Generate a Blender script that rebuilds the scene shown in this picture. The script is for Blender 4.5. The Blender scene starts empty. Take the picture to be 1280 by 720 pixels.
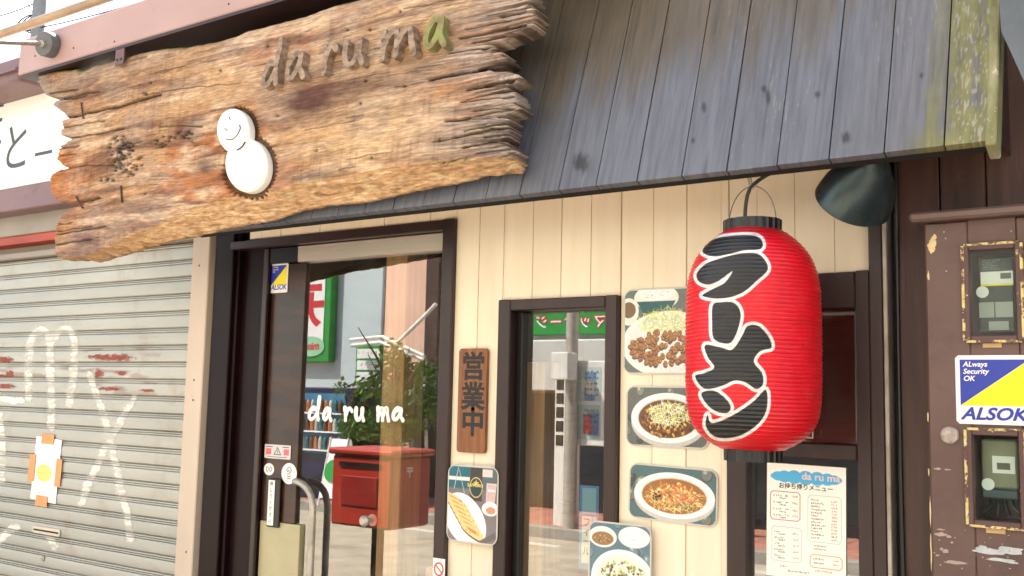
import bpy, bmesh, math, random
import numpy as np
from mathutils import Vector, Matrix

S = bpy.context.scene
C = S.collection
rnd = random.Random(7)
rng = np.random.default_rng(7)

# ------------------------------------------------------------------ camera
FPX = 1250.0
PITCH, ROLL, YAW = 0.10827, 0.02238, -0.60175
CAM = np.array([0.0, -2.7, 1.55])
_cy, _sy = math.cos(YAW), math.sin(YAW)
_f = np.array([_sy * math.cos(PITCH), _cy * math.cos(PITCH), math.sin(PITCH)])
_r = np.array([_cy, -_sy, 0.0])
_u = np.cross(_r, _f)
RC = np.stack([_r * math.cos(ROLL) + _u * math.sin(ROLL), -_r * math.sin(ROLL) + _u * math.cos(ROLL), _f])
cd = bpy.data.cameras.new('camera')
cd.sensor_width = 36.0
cd.lens = FPX / 1280 * 36
cd.clip_start = 0.05
cd.clip_end = 400
co = bpy.data.objects.new('camera', cd)
C.objects.link(co)
co.matrix_world = Matrix(((RC[0][0], RC[1][0], -RC[2][0], CAM[0]), (RC[0][1], RC[1][1], -RC[2][1], CAM[1]),
                          (RC[0][2], RC[1][2], -RC[2][2], CAM[2]), (0, 0, 0, 1)))
S.camera = co

# ------------------------------------------------------------------ sky, sun, exposure
TOSUN = Vector((-0.55, 0.62, 1.15)).normalized()
wd = bpy.data.worlds.new('World')
S.world = wd
wd.use_nodes = True
nt = wd.node_tree
sky = nt.nodes.new('ShaderNodeTexSky')
sky.sky_type = 'NISHITA'
sky.sun_disc = False
sky.sun_elevation = math.asin(TOSUN.z)
sky.sun_rotation = math.atan2(TOSUN.x, TOSUN.y)
sky.air_density = 0.9
sky.dust_density = 3.0
sky.ozone_density = 0.6
nt.links.new(sky.outputs[0], nt.nodes['Background'].inputs[0])
nt.nodes['Background'].inputs[1].default_value = 0.125
sl = bpy.data.lights.new('sun', 'SUN')
sl.energy = 5.0
sl.angle = math.radians(0.5)
sl.color = (1.0, 0.95, 0.86)
so = bpy.data.objects.new('sun', sl)
so.rotation_euler = TOSUN.to_track_quat('Z', 'Y').to_euler()
so.location = (3, 4, 12)
C.objects.link(so)
S.view_settings.view_transform = 'Standard'
S.view_settings.look = 'None'
S.view_settings.gamma = 1
S.view_settings.exposure = 1.93
S.render.engine = 'CYCLES'
S.cycles.use_denoising = True
S.cycles.max_bounces = 8
S.cycles.transparent_max_bounces = 12


# ------------------------------------------------------------------ pixels to places
def ray(x, y):
    return RC.T @ np.array([(x - 640) / FPX, -(y - 360) / FPX, 1.0])


def W(x, y, Y=0.0):
    d = ray(x, y)
    return Vector(CAM + d * (Y - CAM[1]) / d[1])


def WP(x, y, p, n):
    d = ray(x, y)
    k = ((np.array(p) - CAM) @ np.array(n)) / (d @ np.array(n))
    return Vector(CAM + d * k)


GLASS = 0.05


def RW(x, y, Y):
    """where the mirror ray of a pane at Y=GLASS meets the plane Y (in the street)"""
    d = ray(x, y)
    p = CAM + d * (GLASS - CAM[1]) / d[1]
    d = d * np.array([1, -1, 1])
    return Vector(p + d * (Y - GLASS) / d[1])


def PJ(P):
    """world points (n,3) -> photograph pixels (n,2)"""
    q = (np.asarray(P, float) - CAM) @ RC.T
    return np.stack([640 + FPX * q[:, 0] / q[:, 2], 360 - FPX * q[:, 1] / q[:, 2]], 1)


# ------------------------------------------------------------------ noise for shapes
_T = rng.random((16, 256, 256))


def vnoise(x, y, s=0):
    x = np.asarray(x, float)
    y = np.asarray(y, float)
    xi = np.floor(x).astype(int)
    yi = np.floor(y).astype(int)
    fx, fy = x - xi, y - yi
    fx = fx * fx * (3 - 2 * fx)
    fy = fy * fy * (3 - 2 * fy)
    t = _T[s % 16]
    a = t[xi % 256, yi % 256]
    b = t[(xi + 1) % 256, yi % 256]
    c = t[xi % 256, (yi + 1) % 256]
    d = t[(xi + 1) % 256, (yi + 1) % 256]
    return (a * (1 - fx) + b * fx) * (1 - fy) + (c * (1 - fx) + d * fx) * fy


def fbm(x, y, s=0, o=4):
    v = 0
    a = 0.5
    for i in range(o):
        v = v + a * vnoise(x * 2 ** i + 13.7 * i, y * 2 ** i + 7.1 * i, s + i)
        a *= 0.5
    return v / (1 - 0.5 ** o)


def sstep(a, b, x):
    t = np.clip((x - a) / (b - a), 0, 1)
    return t * t * (3 - 2 * t)


def lin(c):
    c = np.asarray(c, float) / 255.0
    return np.where(c <= 0.04045, c / 12.92, ((c + 0.055) / 1.055) ** 2.4)


def seg_dist(px, py, pts):
    """distance of points to an open polyline"""
    d = np.full(np.shape(px), 1e9)
    for (ax, ay), (bx, by) in zip(pts[:-1], pts[1:]):
        vx, vy = bx - ax, by - ay
        L = vx * vx + vy * vy + 1e-12
        t = np.clip(((px - ax) * vx + (py - ay) * vy) / L, 0, 1)
        d = np.minimum(d, np.hypot(px - ax - t * vx, py - ay - t * vy))
    return d


def poly_sd(px, py, pts):
    """signed distance to a closed polygon, negative inside"""
    d = seg_dist(px, py, list(pts) + [pts[0]])
    ins = np.zeros(np.shape(px), bool)
    n = len(pts)
    for i in range(n):
        ax, ay = pts[i]
        bx, by = pts[(i + 1) % n]
        if ay == by:
            continue
        c = ((ay > py) != (by > py)) & (px < (bx - ax) * (py - ay) / (by - ay) + ax)
        ins ^= c
    return np.where(ins, -d, d)


def catmull(pts, n=8, closed=False):
    P = [np.array(p, float) for p in pts]
    out = []
    m = len(P)
    rngi = range(m if closed else m - 1)
    for i in rngi:
        p0 = P[(i - 1) % m] if (closed or i > 0) else 2 * P[0] - P[1]
        p1 = P[i]
        p2 = P[(i + 1) % m]
        p3 = P[(i + 2) % m] if (closed or i + 2 < m) else 2 * P[-1] - P[-2]
        for k in range(n):
            t = k / n
            out.append(0.5 * ((2 * p1) + (-p0 + p2) * t + (2 * p0 - 5 * p1 + 4 * p2 - p3) * t * t + (-p0 + 3 * p1 - 3 * p2 + p3) * t ** 3))
    if not closed:
        out.append(P[-1])
    return out


# ------------------------------------------------------------------ materials
MATS = {}


def nodes(name):
    m = bpy.data.materials.new(name)
    m.use_nodes = True
    n = m.node_tree.nodes
    return m, n, m.node_tree.links, n['Principled BSDF']


def stretched(n, l, stretch, scale, detail=6, rough=0.6):
    g = n.new('ShaderNodeNewGeometry')
    mp = n.new('ShaderNodeMapping')
    mp.inputs['Scale'].default_value = stretch
    l.new(g.outputs['Position'], mp.inputs[0])
    t = n.new('ShaderNodeTexNoise')
    t.inputs['Scale'].default_value = scale
    t.inputs['Detail'].default_value = detail
    t.inputs['Roughness'].default_value = rough
    l.new(mp.outputs[0], t.inputs['Vector'])
    return t


def ramp(n, l, src, lo, hi):
    r = n.new('ShaderNodeMapRange')
    r.inputs['From Min'].default_value = lo
    r.inputs['From Max'].default_value = hi
    l.new(src, r.inputs[0])
    return r.outputs[0]


def mixc(n, l, fac, a, b, blend='MIX'):
    m = n.new('ShaderNodeMix')
    m.data_type = 'RGBA'
    m.blend_type = blend
    for k, v in ((0, fac), (6, a), (7, b)):
        if hasattr(v, 'links'):
            l.new(v, m.inputs[k])
        elif isinstance(v, (int, float)):
            m.inputs[k].default_value = v
        else:
            m.inputs[k].default_value = (*v, 1)
    return m.outputs[2]


def pm(name, c1, c2=None, scale=6, stretch=(1, 1, 1), lo=0.35, hi=0.65, rough=0.6, metal=0.0, bump=0.15, bscale=80,
       bstretch=None, spec=0.5, coat=0.0, vary=0.0, dirt=None, dirt_scale=3, dirt_lo=0.55, dirt_hi=0.75, rvar=0.0, attr=False, bdist=0.002):
    """procedural surface: two tones by noise, optional dirt patches, per object variation, fine relief"""
    if name in MATS:
        return MATS[name]
    m, n, l, b = nodes(name)
    if attr:
        a = n.new('ShaderNodeAttribute')
        a.attribute_name = 'Col'
        base = a.outputs['Color']
        t = stretched(n, l, stretch, scale)
        f = ramp(n, l, t.outputs[0], lo, hi)
        base = mixc(n, l, 1.0, base, mixc(n, l, f, c1, c2 if c2 is not None else c1), 'MULTIPLY')
    else:
        A = tuple(lin(c1))
        B = tuple(lin(c2 if c2 is not None else tuple(0.86 * k for k in c1)))
        t = stretched(n, l, stretch, scale)
        base = mixc(n, l, ramp(n, l, t.outputs[0], lo, hi), A, B)
    if dirt:
        t2 = stretched(n, l, (1, 1, 1), dirt_scale, 8, 0.7)
        base = mixc(n, l, ramp(n, l, t2.outputs[0], dirt_lo, dirt_hi), base, tuple(lin(dirt)))
    if vary:
        oi = n.new('ShaderNodeObjectInfo')
        r = n.new('ShaderNodeMapRange')
        r.inputs['To Min'].default_value = 1 - vary
        r.inputs['To Max'].default_value = 1 + vary * 0.4
        l.new(oi.outputs['Random'], r.inputs[0])
        hs = n.new('ShaderNodeHueSaturation')
        l.new(r.outputs[0], hs.inputs['Value'])
        l.new(base, hs.inputs['Color'])
        base = hs.outputs[0]
    l.new(base, b.inputs['Base Color'])
    b.inputs['Metallic'].default_value = metal
    b.inputs['Specular IOR Level'].default_value = spec
    b.inputs['Coat Weight'].default_value = coat
    b.inputs['Coat Roughness'].default_value = 0.12
    tb = stretched(n, l, bstretch or stretch, bscale, 5)
    if rvar:
        r = n.new('ShaderNodeMapRange')
        r.inputs['From Min'].default_value = 0.3
        r.inputs['From Max'].default_value = 0.7
        r.inputs['To Min'].default_value = max(0.02, rough - rvar)
        r.inputs['To Max'].default_value = min(1, rough + rvar)
        l.new(t.outputs[0], r.inputs[0])
        l.new(r.outputs[0], b.inputs['Roughness'])
    else:
        b.inputs['Roughness'].default_value = rough
    if bump:
        bp = n.new('ShaderNodeBump')
        bp.inputs['Strength'].default_value = bump
        bp.inputs['Distance'].default_value = bdist
        l.new(tb.outputs[0], bp.inputs['Height'])
        l.new(bp.outputs[0], b.inputs['Normal'])
    MATS[name] = m
    return m


def glass_mat(name, tint=(0.93, 0.96, 0.95), ior=1.5, rough=0.0):
    if name in MATS:
        return MATS[name]
    m = bpy.data.materials.new(name)
    m.use_nodes = True
    n = m.node_tree.nodes
    l = m.node_tree.links
    n.remove(n['Principled BSDF'])
    tr = n.new('ShaderNodeBsdfTransparent')
    tr.inputs[0].default_value = (*tint, 1)
    gl = n.new('ShaderNodeBsdfGlossy')
    gl.inputs['Roughness'].default_value = rough
    gl.inputs['Color'].default_value = (1, 1, 1, 1)
    fr = n.new('ShaderNodeFresnel')
    fr.inputs['IOR'].default_value = ior
    mx = n.new('ShaderNodeMixShader')
    # only the outer skin of the pane mirrors; a little dust lies on it
    ge_ = n.new('ShaderNodeNewGeometry')
    mt_ = n.new('ShaderNodeMath')
    mt_.operation = 'SUBTRACT'
    mt_.inputs[0].default_value = 1.0
    l.new(ge_.outputs['Backfacing'], mt_.inputs[1])
    m2 = n.new('ShaderNodeMath')
    m2.operation = 'MULTIPLY'
    l.new(fr.outputs[0], m2.inputs[0])
    l.new(mt_.outputs[0], m2.inputs[1])
    l.new(m2.outputs[0], mx.inputs[0])
    l.new(tr.outputs[0], mx.inputs[1])
    l.new(gl.outputs[0], mx.inputs[2])
    du = n.new('ShaderNodeBsdfDiffuse')
    du.inputs[0].default_value = (0.6, 0.58, 0.52, 1)
    nz = stretched(n, l, (1, 1, 0.35), 9, 6, 0.7)
    rg = n.new('ShaderNodeMapRange')
    rg.inputs['From Min'].default_value = 0.4
    rg.inputs['From Max'].default_value = 0.75
    rg.inputs['To Min'].default_value = 0.006
    rg.inputs['To Max'].default_value = 0.06
    l.new(nz.outputs[0], rg.inputs[0])
    m3 = n.new('ShaderNodeMath')
    m3.operation = 'MULTIPLY'
    l.new(rg.outputs[0], m3.inputs[0])
    l.new(mt_.outputs[0], m3.inputs[1])
    mx2 = n.new('ShaderNodeMixShader')
    l.new(m3.outputs[0], mx2.inputs[0])
    l.new(mx.outputs[0], mx2.inputs[1])
    l.new(du.outputs[0], mx2.inputs[2])
    l.new(mx2.outputs[0], n['Material Output'].inputs[0])
    MATS[name] = m
    return m


def print_mat(name='print', rough=0.4, coat=0.0):
    """flat print: colours come from the sheet's own colour attribute"""
    if name in MATS:
        return MATS[name]
    m, n, l, b = nodes(name)
    a = n.new('ShaderNodeAttribute')
    a.attribute_name = 'Col'
    l.new(a.outputs['Color'], b.inputs['Base Color'])
    b.inputs['Roughness'].default_value = rough
    b.inputs['Coat Weight'].default_value = coat
    b.inputs['Coat Roughness'].default_value = 0.1
    MATS[name] = m
    return m


def paint_over_mat(name):
    """thin paint layer: colour attribute with its own coverage"""
    m, n, l, b = nodes(name)
    a = n.new('ShaderNodeAttribute')
    a.attribute_name = 'Col'
    l.new(a.outputs['Color'], b.inputs['Base Color'])
    l.new(a.outputs['Alpha'], b.inputs['Alpha'])
    b.inputs['Roughness'].default_value = 0.7
    return m


# ------------------------------------------------------------------ objects
ORG = {}


def setp(o, label=None, cat=None, group=None, kind=None):
    for k, v in (('label', label), ('category', cat), ('group', group), ('kind', kind)):
        if v:
            o[k] = v
    return o


def thing(name, label, cat, loc, group=None):
    o = bpy.data.objects.new(name, None)
    o.empty_display_size = 0.1
    C.objects.link(o)
    o.location = loc
    ORG[o.name] = Vector(loc)
    return setp(o, label, cat, group)


def link(name, me, parent=None, org=None):
    o = bpy.data.objects.new(name, me)
    C.objects.link(o)
    if parent is not None:
        off = ORG[parent.name]
        o.parent = parent
        me.transform(Matrix.Translation(-off))
        ORG[o.name] = off
    else:
        off = Vector(org or (0, 0, 0))
        if org:
            me.transform(Matrix.Translation(-off))
            o.location = off
        ORG[o.name] = off
    return o


class MB:
    def __init__(s):
        s.v = []
        s.f = []
        s.m = []

    def quad(s, a, b, c, d, mi=0):
        n = len(s.v)
        s.v += [tuple(a), tuple(b), tuple(c), tuple(d)]
        s.f.append((n, n + 1, n + 2, n + 3))
        s.m.append(mi)
        return s

    def box(s, x0, x1, y0, y1, z0, z1, mi=0, bev=0.0, rot=None, piv=None):
        bm = bmesh.new()
        bmesh.ops.create_cube(bm, size=1)
        for v in bm.verts:
            v.co = Vector(((x0 + x1) / 2 + v.co.x * (x1 - x0), (y0 + y1) / 2 + v.co.y * (y1 - y0), (z0 + z1) / 2 + v.co.z * (z1 - z0)))
        if bev:
            bmesh.ops.bevel(bm, geom=bm.edges[:], offset=bev, segments=1, affect='EDGES')
        if rot is not None:
            bmesh.ops.rotate(bm, verts=bm.verts, cent=Vector(piv), matrix=rot)
        s.bm(bm, mi)
        return s

    def bm(s, bm, mi=0):
        bm.verts.ensure_lookup_table()
        bm.verts.index_update()
        n = len(s.v)
        s.v += [tuple(v.co) for v in bm.verts]
        for f in bm.faces:
            s.f.append(tuple(n + v.index for v in f.verts))
            s.m.append(mi)
        bm.free()

    def lathe(s, prof, org=(0, 0, 0), axis=(0, 0, 1), n=32, mi=0):
        """profile of (radius, height) turned about an axis"""
        q = Vector((0, 0, 1)).rotation_difference(Vector(axis).normalized()).to_matrix()
        o = Vector(org)
        b = len(s.v)
        for r, h in prof:
            for k in range(n):
                a = 2 * math.pi * k / n
                s.v.append(tuple(o + q @ Vector((r * math.cos(a), r * math.sin(a), h))))
        for i in range(len(prof) - 1):
            for k in range(n):
                k2 = (k + 1) % n
                s.f.append((b + i * n + k, b + i * n + k2, b + (i + 1) * n + k2, b + (i + 1) * n + k))
                s.m.append(mi)
        return s

    def tube(s, pts, r, n=10, mi=0):
        P = [Vector(p) for p in pts]
        b = len(s.v)
        up = None
        for i, p in enumerate(P):
            t = (P[min(i + 1, len(P) - 1)] - P[max(i - 1, 0)]).normalized()
            if up is None:
                up = t.orthogonal().normalized()
            up = (up - t * up.dot(t)).normalized()
            w = t.cross(up)
            rr = r[i] if isinstance(r, (list, tuple)) else r
            for k in range(n):
                a = 2 * math.pi * k / n
                s.v.append(tuple(p + (up * math.cos(a) + w * math.sin(a)) * rr))
        for i in range(len(P) - 1):
            for k in range(n):
                k2 = (k + 1) % n
                s.f.append((b + i * n + k, b + i * n + k2, b + (i + 1) * n + k2, b + (i + 1) * n + k))
                s.m.append(mi)
        s.f.append(tuple(b + k for k in reversed(range(n))))
        s.m.append(mi)
        e = b + (len(P) - 1) * n
        s.f.append(tuple(e + k for k in range(n)))
        s.m.append(mi)
        return s

    def prism(s, poly, d0, d1, fr, mi=0):
        """2-D outline pushed from depth d0 to d1; fr maps (x, y, d) to the place"""
        bm = bmesh.new()
        vs = [bm.verts.new((p[0], p[1], d0)) for p in poly]
        f = bm.faces.new(vs)
        r = bmesh.ops.extrude_face_region(bm, geom=[f])
        for v in r['geom']:
            if isinstance(v, bmesh.types.BMVert):
                v.co.z = d1
        bmesh.ops.triangulate(bm, faces=[f for f in bm.faces if len(f.verts) > 4])
        bmesh.ops.recalc_face_normals(bm, faces=bm.faces)
        for v in bm.verts:
            v.co = Vector(fr(*v.co))
        s.bm(bm, mi)
        return s

    def text(s, body, size, fr, extrude=0.0, offset=0.0, shear=0.0, d=0.0, mi=0, align='LEFT', sx=1.0):
        c = bpy.data.curves.new('text', 'FONT')
        c.body = body
        c.size = size
        c.extrude = extrude
        c.offset = offset
        c.shear = shear
        c.align_x = align
        c.resolution_u = 4
        o = bpy.data.objects.new('text', c)
        C.objects.link(o)
        dg = bpy.context.evaluated_depsgraph_get()
        me = bpy.data.meshes.new_from_object(o.evaluated_get(dg))
        n = len(s.v)
        s.v += [tuple(fr(v.co.x * sx, v.co.y, d + v.co.z)) for v in me.vertices]
        for p in me.polygons:
            s.f.append(tuple(n + i for i in p.vertices))
            s.m.append(mi)
        bpy.data.objects.remove(o)
        bpy.data.curves.remove(c)
        bpy.data.meshes.remove(me)
        return s

    def build(s, name, mats, parent=None, smooth=False, org=None, angle=40):
        me = bpy.data.meshes.new(name)
        me.from_pydata(s.v, [], s.f)
        for m in (mats if isinstance(mats, (list, tuple)) else [mats]):
            me.materials.append(m)
        me.polygons.foreach_set('material_index', s.m)
        if smooth:
            me.polygons.foreach_set('use_smooth', [True] * len(me.polygons))
            if angle:
                me.set_sharp_from_angle(angle=math.radians(angle))
        me.update()
        return link(name, me, parent, org)


def front(x, z, Y):
    """frame of a sheet that faces the street: x right, y up, depth towards the street"""
    return lambda a, b, d: (x + a, Y - d, z + b)


def grid_mesh(name, P, col=None, mask=None, mat=None, parent=None, smooth=True, org=None):
    """(h, w, 3) points -> one sheet with an optional colour attribute (h, w, 3 or 4)"""
    h, w = P.shape[:2]
    idx = np.arange(h * w).reshape(h, w)
    q = np.stack([idx[:-1, :-1], idx[1:, :-1], idx[1:, 1:], idx[:-1, 1:]], -1).reshape(-1, 4)
    if mask is not None:
        mk = mask.reshape(-1)
        q = q[mk[q].any(1)]
    V = P.reshape(-1, 3)
    keep = np.zeros(h * w, bool)
    keep[q.reshape(-1)] = True
    re = np.cumsum(keep) - 1
    V = V[keep]
    q = re[q]
    me = bpy.data.meshes.new(name)
    me.vertices.add(len(V))
    me.vertices.foreach_set('co', V.astype(np.float32).reshape(-1))
    me.loops.add(q.size)
    me.loops.foreach_set('vertex_index', q.reshape(-1).astype(np.int32))
    me.polygons.add(len(q))
    me.polygons.foreach_set('loop_start', np.arange(0, q.size, 4, dtype=np.int32))
    me.polygons.foreach_set('use_smooth', np.full(len(q), smooth))
    me.update(calc_edges=True)
    if col is not None:
        c4 = col.reshape(h * w, -1)[keep]
        if c4.shape[1] == 3:
            c4 = np.concatenate([c4, np.ones((len(c4), 1))], 1)
        at = me.color_attributes.new('Col', 'FLOAT_COLOR', 'POINT')
        at.data.foreach_set('color', c4.astype(np.float32).reshape(-1))
    if mat:
        me.materials.append(mat)
    return link(name, me, parent, org)


class Paint:
    """a small print, drawn in code; y runs down"""

    def __init__(s, w, h, bg):
        s.w, s.h = w, h
        s.a = np.ones((h, w, 3)) * lin(bg)
        s.X, s.Y = np.meshgrid(np.arange(w) + 0.5, np.arange(h) + 0.5)

    def put(s, m, col):
        m = np.clip(m, 0, 1)[..., None]
        s.a = s.a * (1 - m) + (lin(col) if np.ndim(col) == 1 else col) * m

    def ell(s, cx, cy, rx, ry, col, rot=0, soft=0.8, a=1.0):
        c, q = math.cos(rot), math.sin(rot)
        dx, dy = s.X - cx, s.Y - cy
        u, v = dx * c + dy * q, -dx * q + dy * c
        d = np.hypot(u / rx, v / ry)
        s.put((1 - d) * min(rx, ry) / soft * a, col)

    def rect(s, x0, y0, x1, y1, col, a=1.0):
        s.put(a * np.clip(np.minimum(s.X - x0, x1 - s.X) + 0.5, 0, 1) * np.clip(np.minimum(s.Y - y0, y1 - s.Y) + 0.5, 0, 1), col)

    def line(s, pts, w, col, a=1.0):
        s.put((w / 2 + 0.5 - seg_dist(s.X, s.Y, pts)) * a, col)

    def poly(s, pts, col, a=1.0):
        s.put((0.5 - poly_sd(s.X, s.Y, pts)) * a, col)

    def blobs(s, n, cx, cy, rx, ry, r0, r1, cols, r=None):
        r = r or rnd
        for _ in range(n):
            t, q = r.uniform(0, 6.28), math.sqrt(r.random())
            x, y, ra, rb, c_, an = cx + q * rx * math.cos(t), cy + q * ry * math.sin(t), r.uniform(r0, r1), r.uniform(r0, r1) * 0.8, r.choice(cols), r.uniform(0, 3)
            if ra > 1.8:
                s.ell(x + .4, y + .9, ra * 1.1, rb * 1.1, tuple(.5 * k for k in c_), an, a=.6)
            s.ell(x, y, ra, rb, c_, an, a=r.uniform(0.7, 1))
            if ra > 2.2:
                s.ell(x - ra * .25, y - rb * .35, ra * .4, rb * .35, tuple(min(255, k * 1.3 + 20) for k in c_), an, a=.7)

    def strands(s, n, cx, cy, rx, ry, L, cols, w=1.0):
        for _ in range(n):
            t, q = rnd.uniform(0, 6.28), math.sqrt(rnd.random())
            x, y = cx + q * rx * math.cos(t), cy + q * ry * math.sin(t)
            a = rnd.uniform(0, 6.28)
            k = rnd.uniform(-0.8, 0.8)
            l_ = L * rnd.uniform(0.5, 1)
            s.line([(x, y), (x + l_ * math.cos(a), y + l_ * math.sin(a)), (x + l_ * (math.cos(a) + math.cos(a + k)), y + l_ * (math.sin(a) + math.sin(a + k)))], w, rnd.choice(cols), 0.85)

    def marks(s, x, y, n, h, col, gap=0.25):
        """a row of tiny illegible characters"""
        for i in range(n):
            x0 = x + i * h * (1 + gap)
            for _ in range(3):
                a = (x0 + rnd.uniform(0, h), y + rnd.uniform(0, h))
                b = (x0 + rnd.uniform(0, h), a[1]) if rnd.random() < 0.5 else (a[0], y + rnd.uniform(0, h))
                s.line([a, b], 1.3, tuple(.8 * k for k in col), 1.0)

    def noise(s, amt, sc=3, seed=3):
        s.a = s.a * (1 + amt * (fbm(s.X / sc, s.Y / sc, seed, 3)[..., None] - 0.5) * 2)

    def sheet(s, name, fr, w, h, mat, parent=None, corner=0.0, d=0.0, org=None, bulge=0.0):
        """lay the print on a sheet w x h metres, top left at frame origin"""
        u = (np.arange(s.w)) / (s.w - 1)
        v = (np.arange(s.h)) / (s.h - 1)
        U, V = np.meshgrid(u * w, v * h)
        D = d + bulge * np.sin(np.pi * U / w) * np.sin(np.pi * V / h)
        P = np.stack(fr(U, -V, D), -1) if False else np.array([[fr(U[j, i], -V[j, i], D[j, i]) for i in range(s.w)] for j in range(s.h)])
        mask = None
        if corner:
            dx = np.maximum(corner - np.minimum(U, w - U), 0)
            dy = np.maximum(corner - np.minimum(V, h - V), 0)
            mask = np.hypot(dx, dy) <= corner
        return grid_mesh(name, P, s.a, mask, mat, parent, org=org)


def ribbon(mb, pts, w, d0, d1, fr, mi=0, n=6):
    """brush stroke: smooth centre line with width(s), round ends, given a thickness"""
    P = catmull(pts, n)
    L = len(P)
    ws = [w(i / (L - 1)) if callable(w) else w for i in range(L)]
    left, right = [], []
    for i, p in enumerate(P):
        t = P[min(i + 1, L - 1)] - P[max(i - 1, 0)]
        t = t / (np.hypot(*t) + 1e-9)
        nn = np.array([-t[1], t[0]])
        left.append(p + nn * ws[i] / 2)
        right.append(p - nn * ws[i] / 2)

    def cap(p, t, r):
        a0 = math.atan2(t[1], t[0])
        return [p + r * np.array([math.cos(a0 + math.pi / 2 - math.pi * k / 5), math.sin(a0 + math.pi / 2 - math.pi * k / 5)]) for k in range(1, 5)]
    t0 = P[0] - P[1]
    t1 = P[-1] - P[-2]
    b = len(mb.v)
    # body as quads so that curls never break the fill
    for D in (d0, d1):
        for a, c in zip(left, right):
            mb.v.append(tuple(fr(a[0], a[1], D)))
            mb.v.append(tuple(fr(c[0], c[1], D)))
    m = 2 * L
    for i in range(L - 1):
        mb.f += [(b + m + 2 * i, b + m + 2 * i + 1, b + m + 2 * i + 3, b + m + 2 * i + 2),
                 (b + 2 * i, b + m + 2 * i, b + m + 2 * i + 2, b + 2 * i + 2),
                 (b + 2 * i + 1, b + 2 * i + 3, b + m + 2 * i + 3, b + m + 2 * i + 1)]
        mb.m += [mi] * 3
    for p, t, wv in ((P[0], t0, ws[0]), (P[-1], t1, ws[-1])):
        a0 = math.atan2(t[1], t[0])
        arc = [p + wv / 2 * np.array([math.cos(a0 - math.pi / 2 + math.pi * k / 6), math.sin(a0 - math.pi / 2 + math.pi * k / 6)]) for k in range(7)]
        b2 = len(mb.v)
        mb.v += [tuple(fr(q[0], q[1], d1)) for q in arc] + [tuple(fr(q[0], q[1], d0)) for q in arc]
        mb.f.append(tuple(range(b2, b2 + 7)))
        mb.m.append(mi)
        for k in range(6):
            mb.f.append((b2 + k, b2 + k + 7, b2 + k + 8, b2 + k + 1))
            mb.m.append(mi)


LETTERS = {
    'd': [[(.6, .48), (.35, .52), (.1, .33), (.06, .12), (.26, .03), (.55, .16), (.76, .38)], [(.86, 1), (.8, .6), (.76, .3), (.84, .02)]],
    'a': [[(.72, .86), (.42, .95), (.14, .6), (.1, .2), (.32, .07), (.6, .4), (.74, .88)], [(.74, .9), (.74, .4), (.95, .02)]],
    'r': [[(.1, .97), (.2, .5), (.22, .02)], [(.22, .42), (.42, .8), (.7, .95), (.97, .74)]],
    'u': [[(.06, .97), (.05, .45), (.2, .1), (.45, .08), (.68, .42), (.78, .95)], [(.78, .97), (.78, .45), (.96, .02)]],
    'm': [[(.07, .97), (.1, .5), (.09, .02)], [(.1, .38), (.24, .8), (.42, .92), (.47, .5), (.46, .05)], [(.47, .38), (.62, .82), (.8, .93), (.86, .5), (.96, .03)]],
}


def smooth_obj(o, levels=2):
    md = o.modifiers.new('subdivision', 'SUBSURF')
    md.levels = md.render_levels = levels
    return o


# ================================================================== materials in use
M_cream = pm('cream_paint', (242, 231, 208), (236, 222, 196), scale=3, stretch=(6, 1, 0.6), rough=0.55, bump=0.18, bscale=40, bstretch=(8, 1, 0.7), vary=0.05,
             dirt=(176, 150, 112), dirt_scale=16, dirt_lo=0.72, dirt_hi=0.8)
M_brown = pm('brown_paint', (50, 29, 28), (38, 21, 21), scale=5, stretch=(4, 4, 0.6), rough=0.38, bump=0.3, bscale=60, bstretch=(8, 8, 0.6), vary=0.08,
             dirt=(84, 60, 52), dirt_scale=14, dirt_lo=0.62, dirt_hi=0.8)
M_brown_gloss = pm('brown_gloss_paint', (32, 15, 17), (24, 11, 13), scale=3, rough=0.34, bump=0.05, bscale=30, spec=0.12)
M_brown_board = pm('brown_stained_board', (78, 52, 44), (58, 37, 32), scale=4, stretch=(7, 7, 0.5), rough=0.5, bump=0.5, bscale=30, bstretch=(12, 12, 0.6), vary=0.18,
                   dirt=(104, 80, 70), dirt_scale=9, dirt_lo=0.6, dirt_hi=0.85)
M_dark = pm('dark_void', (26, 20, 19), (20, 15, 15), rough=0.8, bump=0)
M_alu = pm('aluminium', (204, 196, 184), (184, 174, 162), scale=2, stretch=(0.4, 4, 12), rough=0.34, metal=0.4, bump=0.05, rvar=0.08)
M_steel = pm('brushed_steel', (190, 184, 172), (160, 154, 142), scale=14, rough=0.35, metal=0.4, bump=0.05, rvar=0.1)
M_beige = pm('beige_painted_metal', (206, 190, 172), (192, 174, 156), scale=2, stretch=(1, 1, 0.4), rough=0.45, bump=0.06, dirt=(132, 110, 94), dirt_scale=12, dirt_lo=0.66, dirt_hi=0.8)
M_greymetal = pm('grey_metal', (120, 116, 112), (98, 94, 92), scale=5, rough=0.45, metal=0.3, bump=0.1)
M_black = pm('black_plastic', (18, 18, 20), (14, 14, 15), rough=0.35, bump=0.05)
M_blackpaint = pm('black_paint', (24, 22, 21), (16, 15, 15), rough=0.5, bump=0.1)
M_white = pm('white_paint', (232, 230, 224), (222, 219, 212), scale=4, rough=0.5, bump=0.05)
M_white_print = pm('white_film', (240, 240, 238), (236, 236, 233), rough=0.4, bump=0)
M_orange_wood = pm('orange_wood', (128, 78, 42), (98, 56, 30), scale=5, stretch=(0.6, 9, 9), rough=0.5, bump=0.3, bscale=25)
M_tan_wood = pm('tan_wood', (186, 142, 92), (156, 112, 66), scale=5, stretch=(9, 9, 0.5), rough=0.5, bump=0.3, bscale=25)
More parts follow.
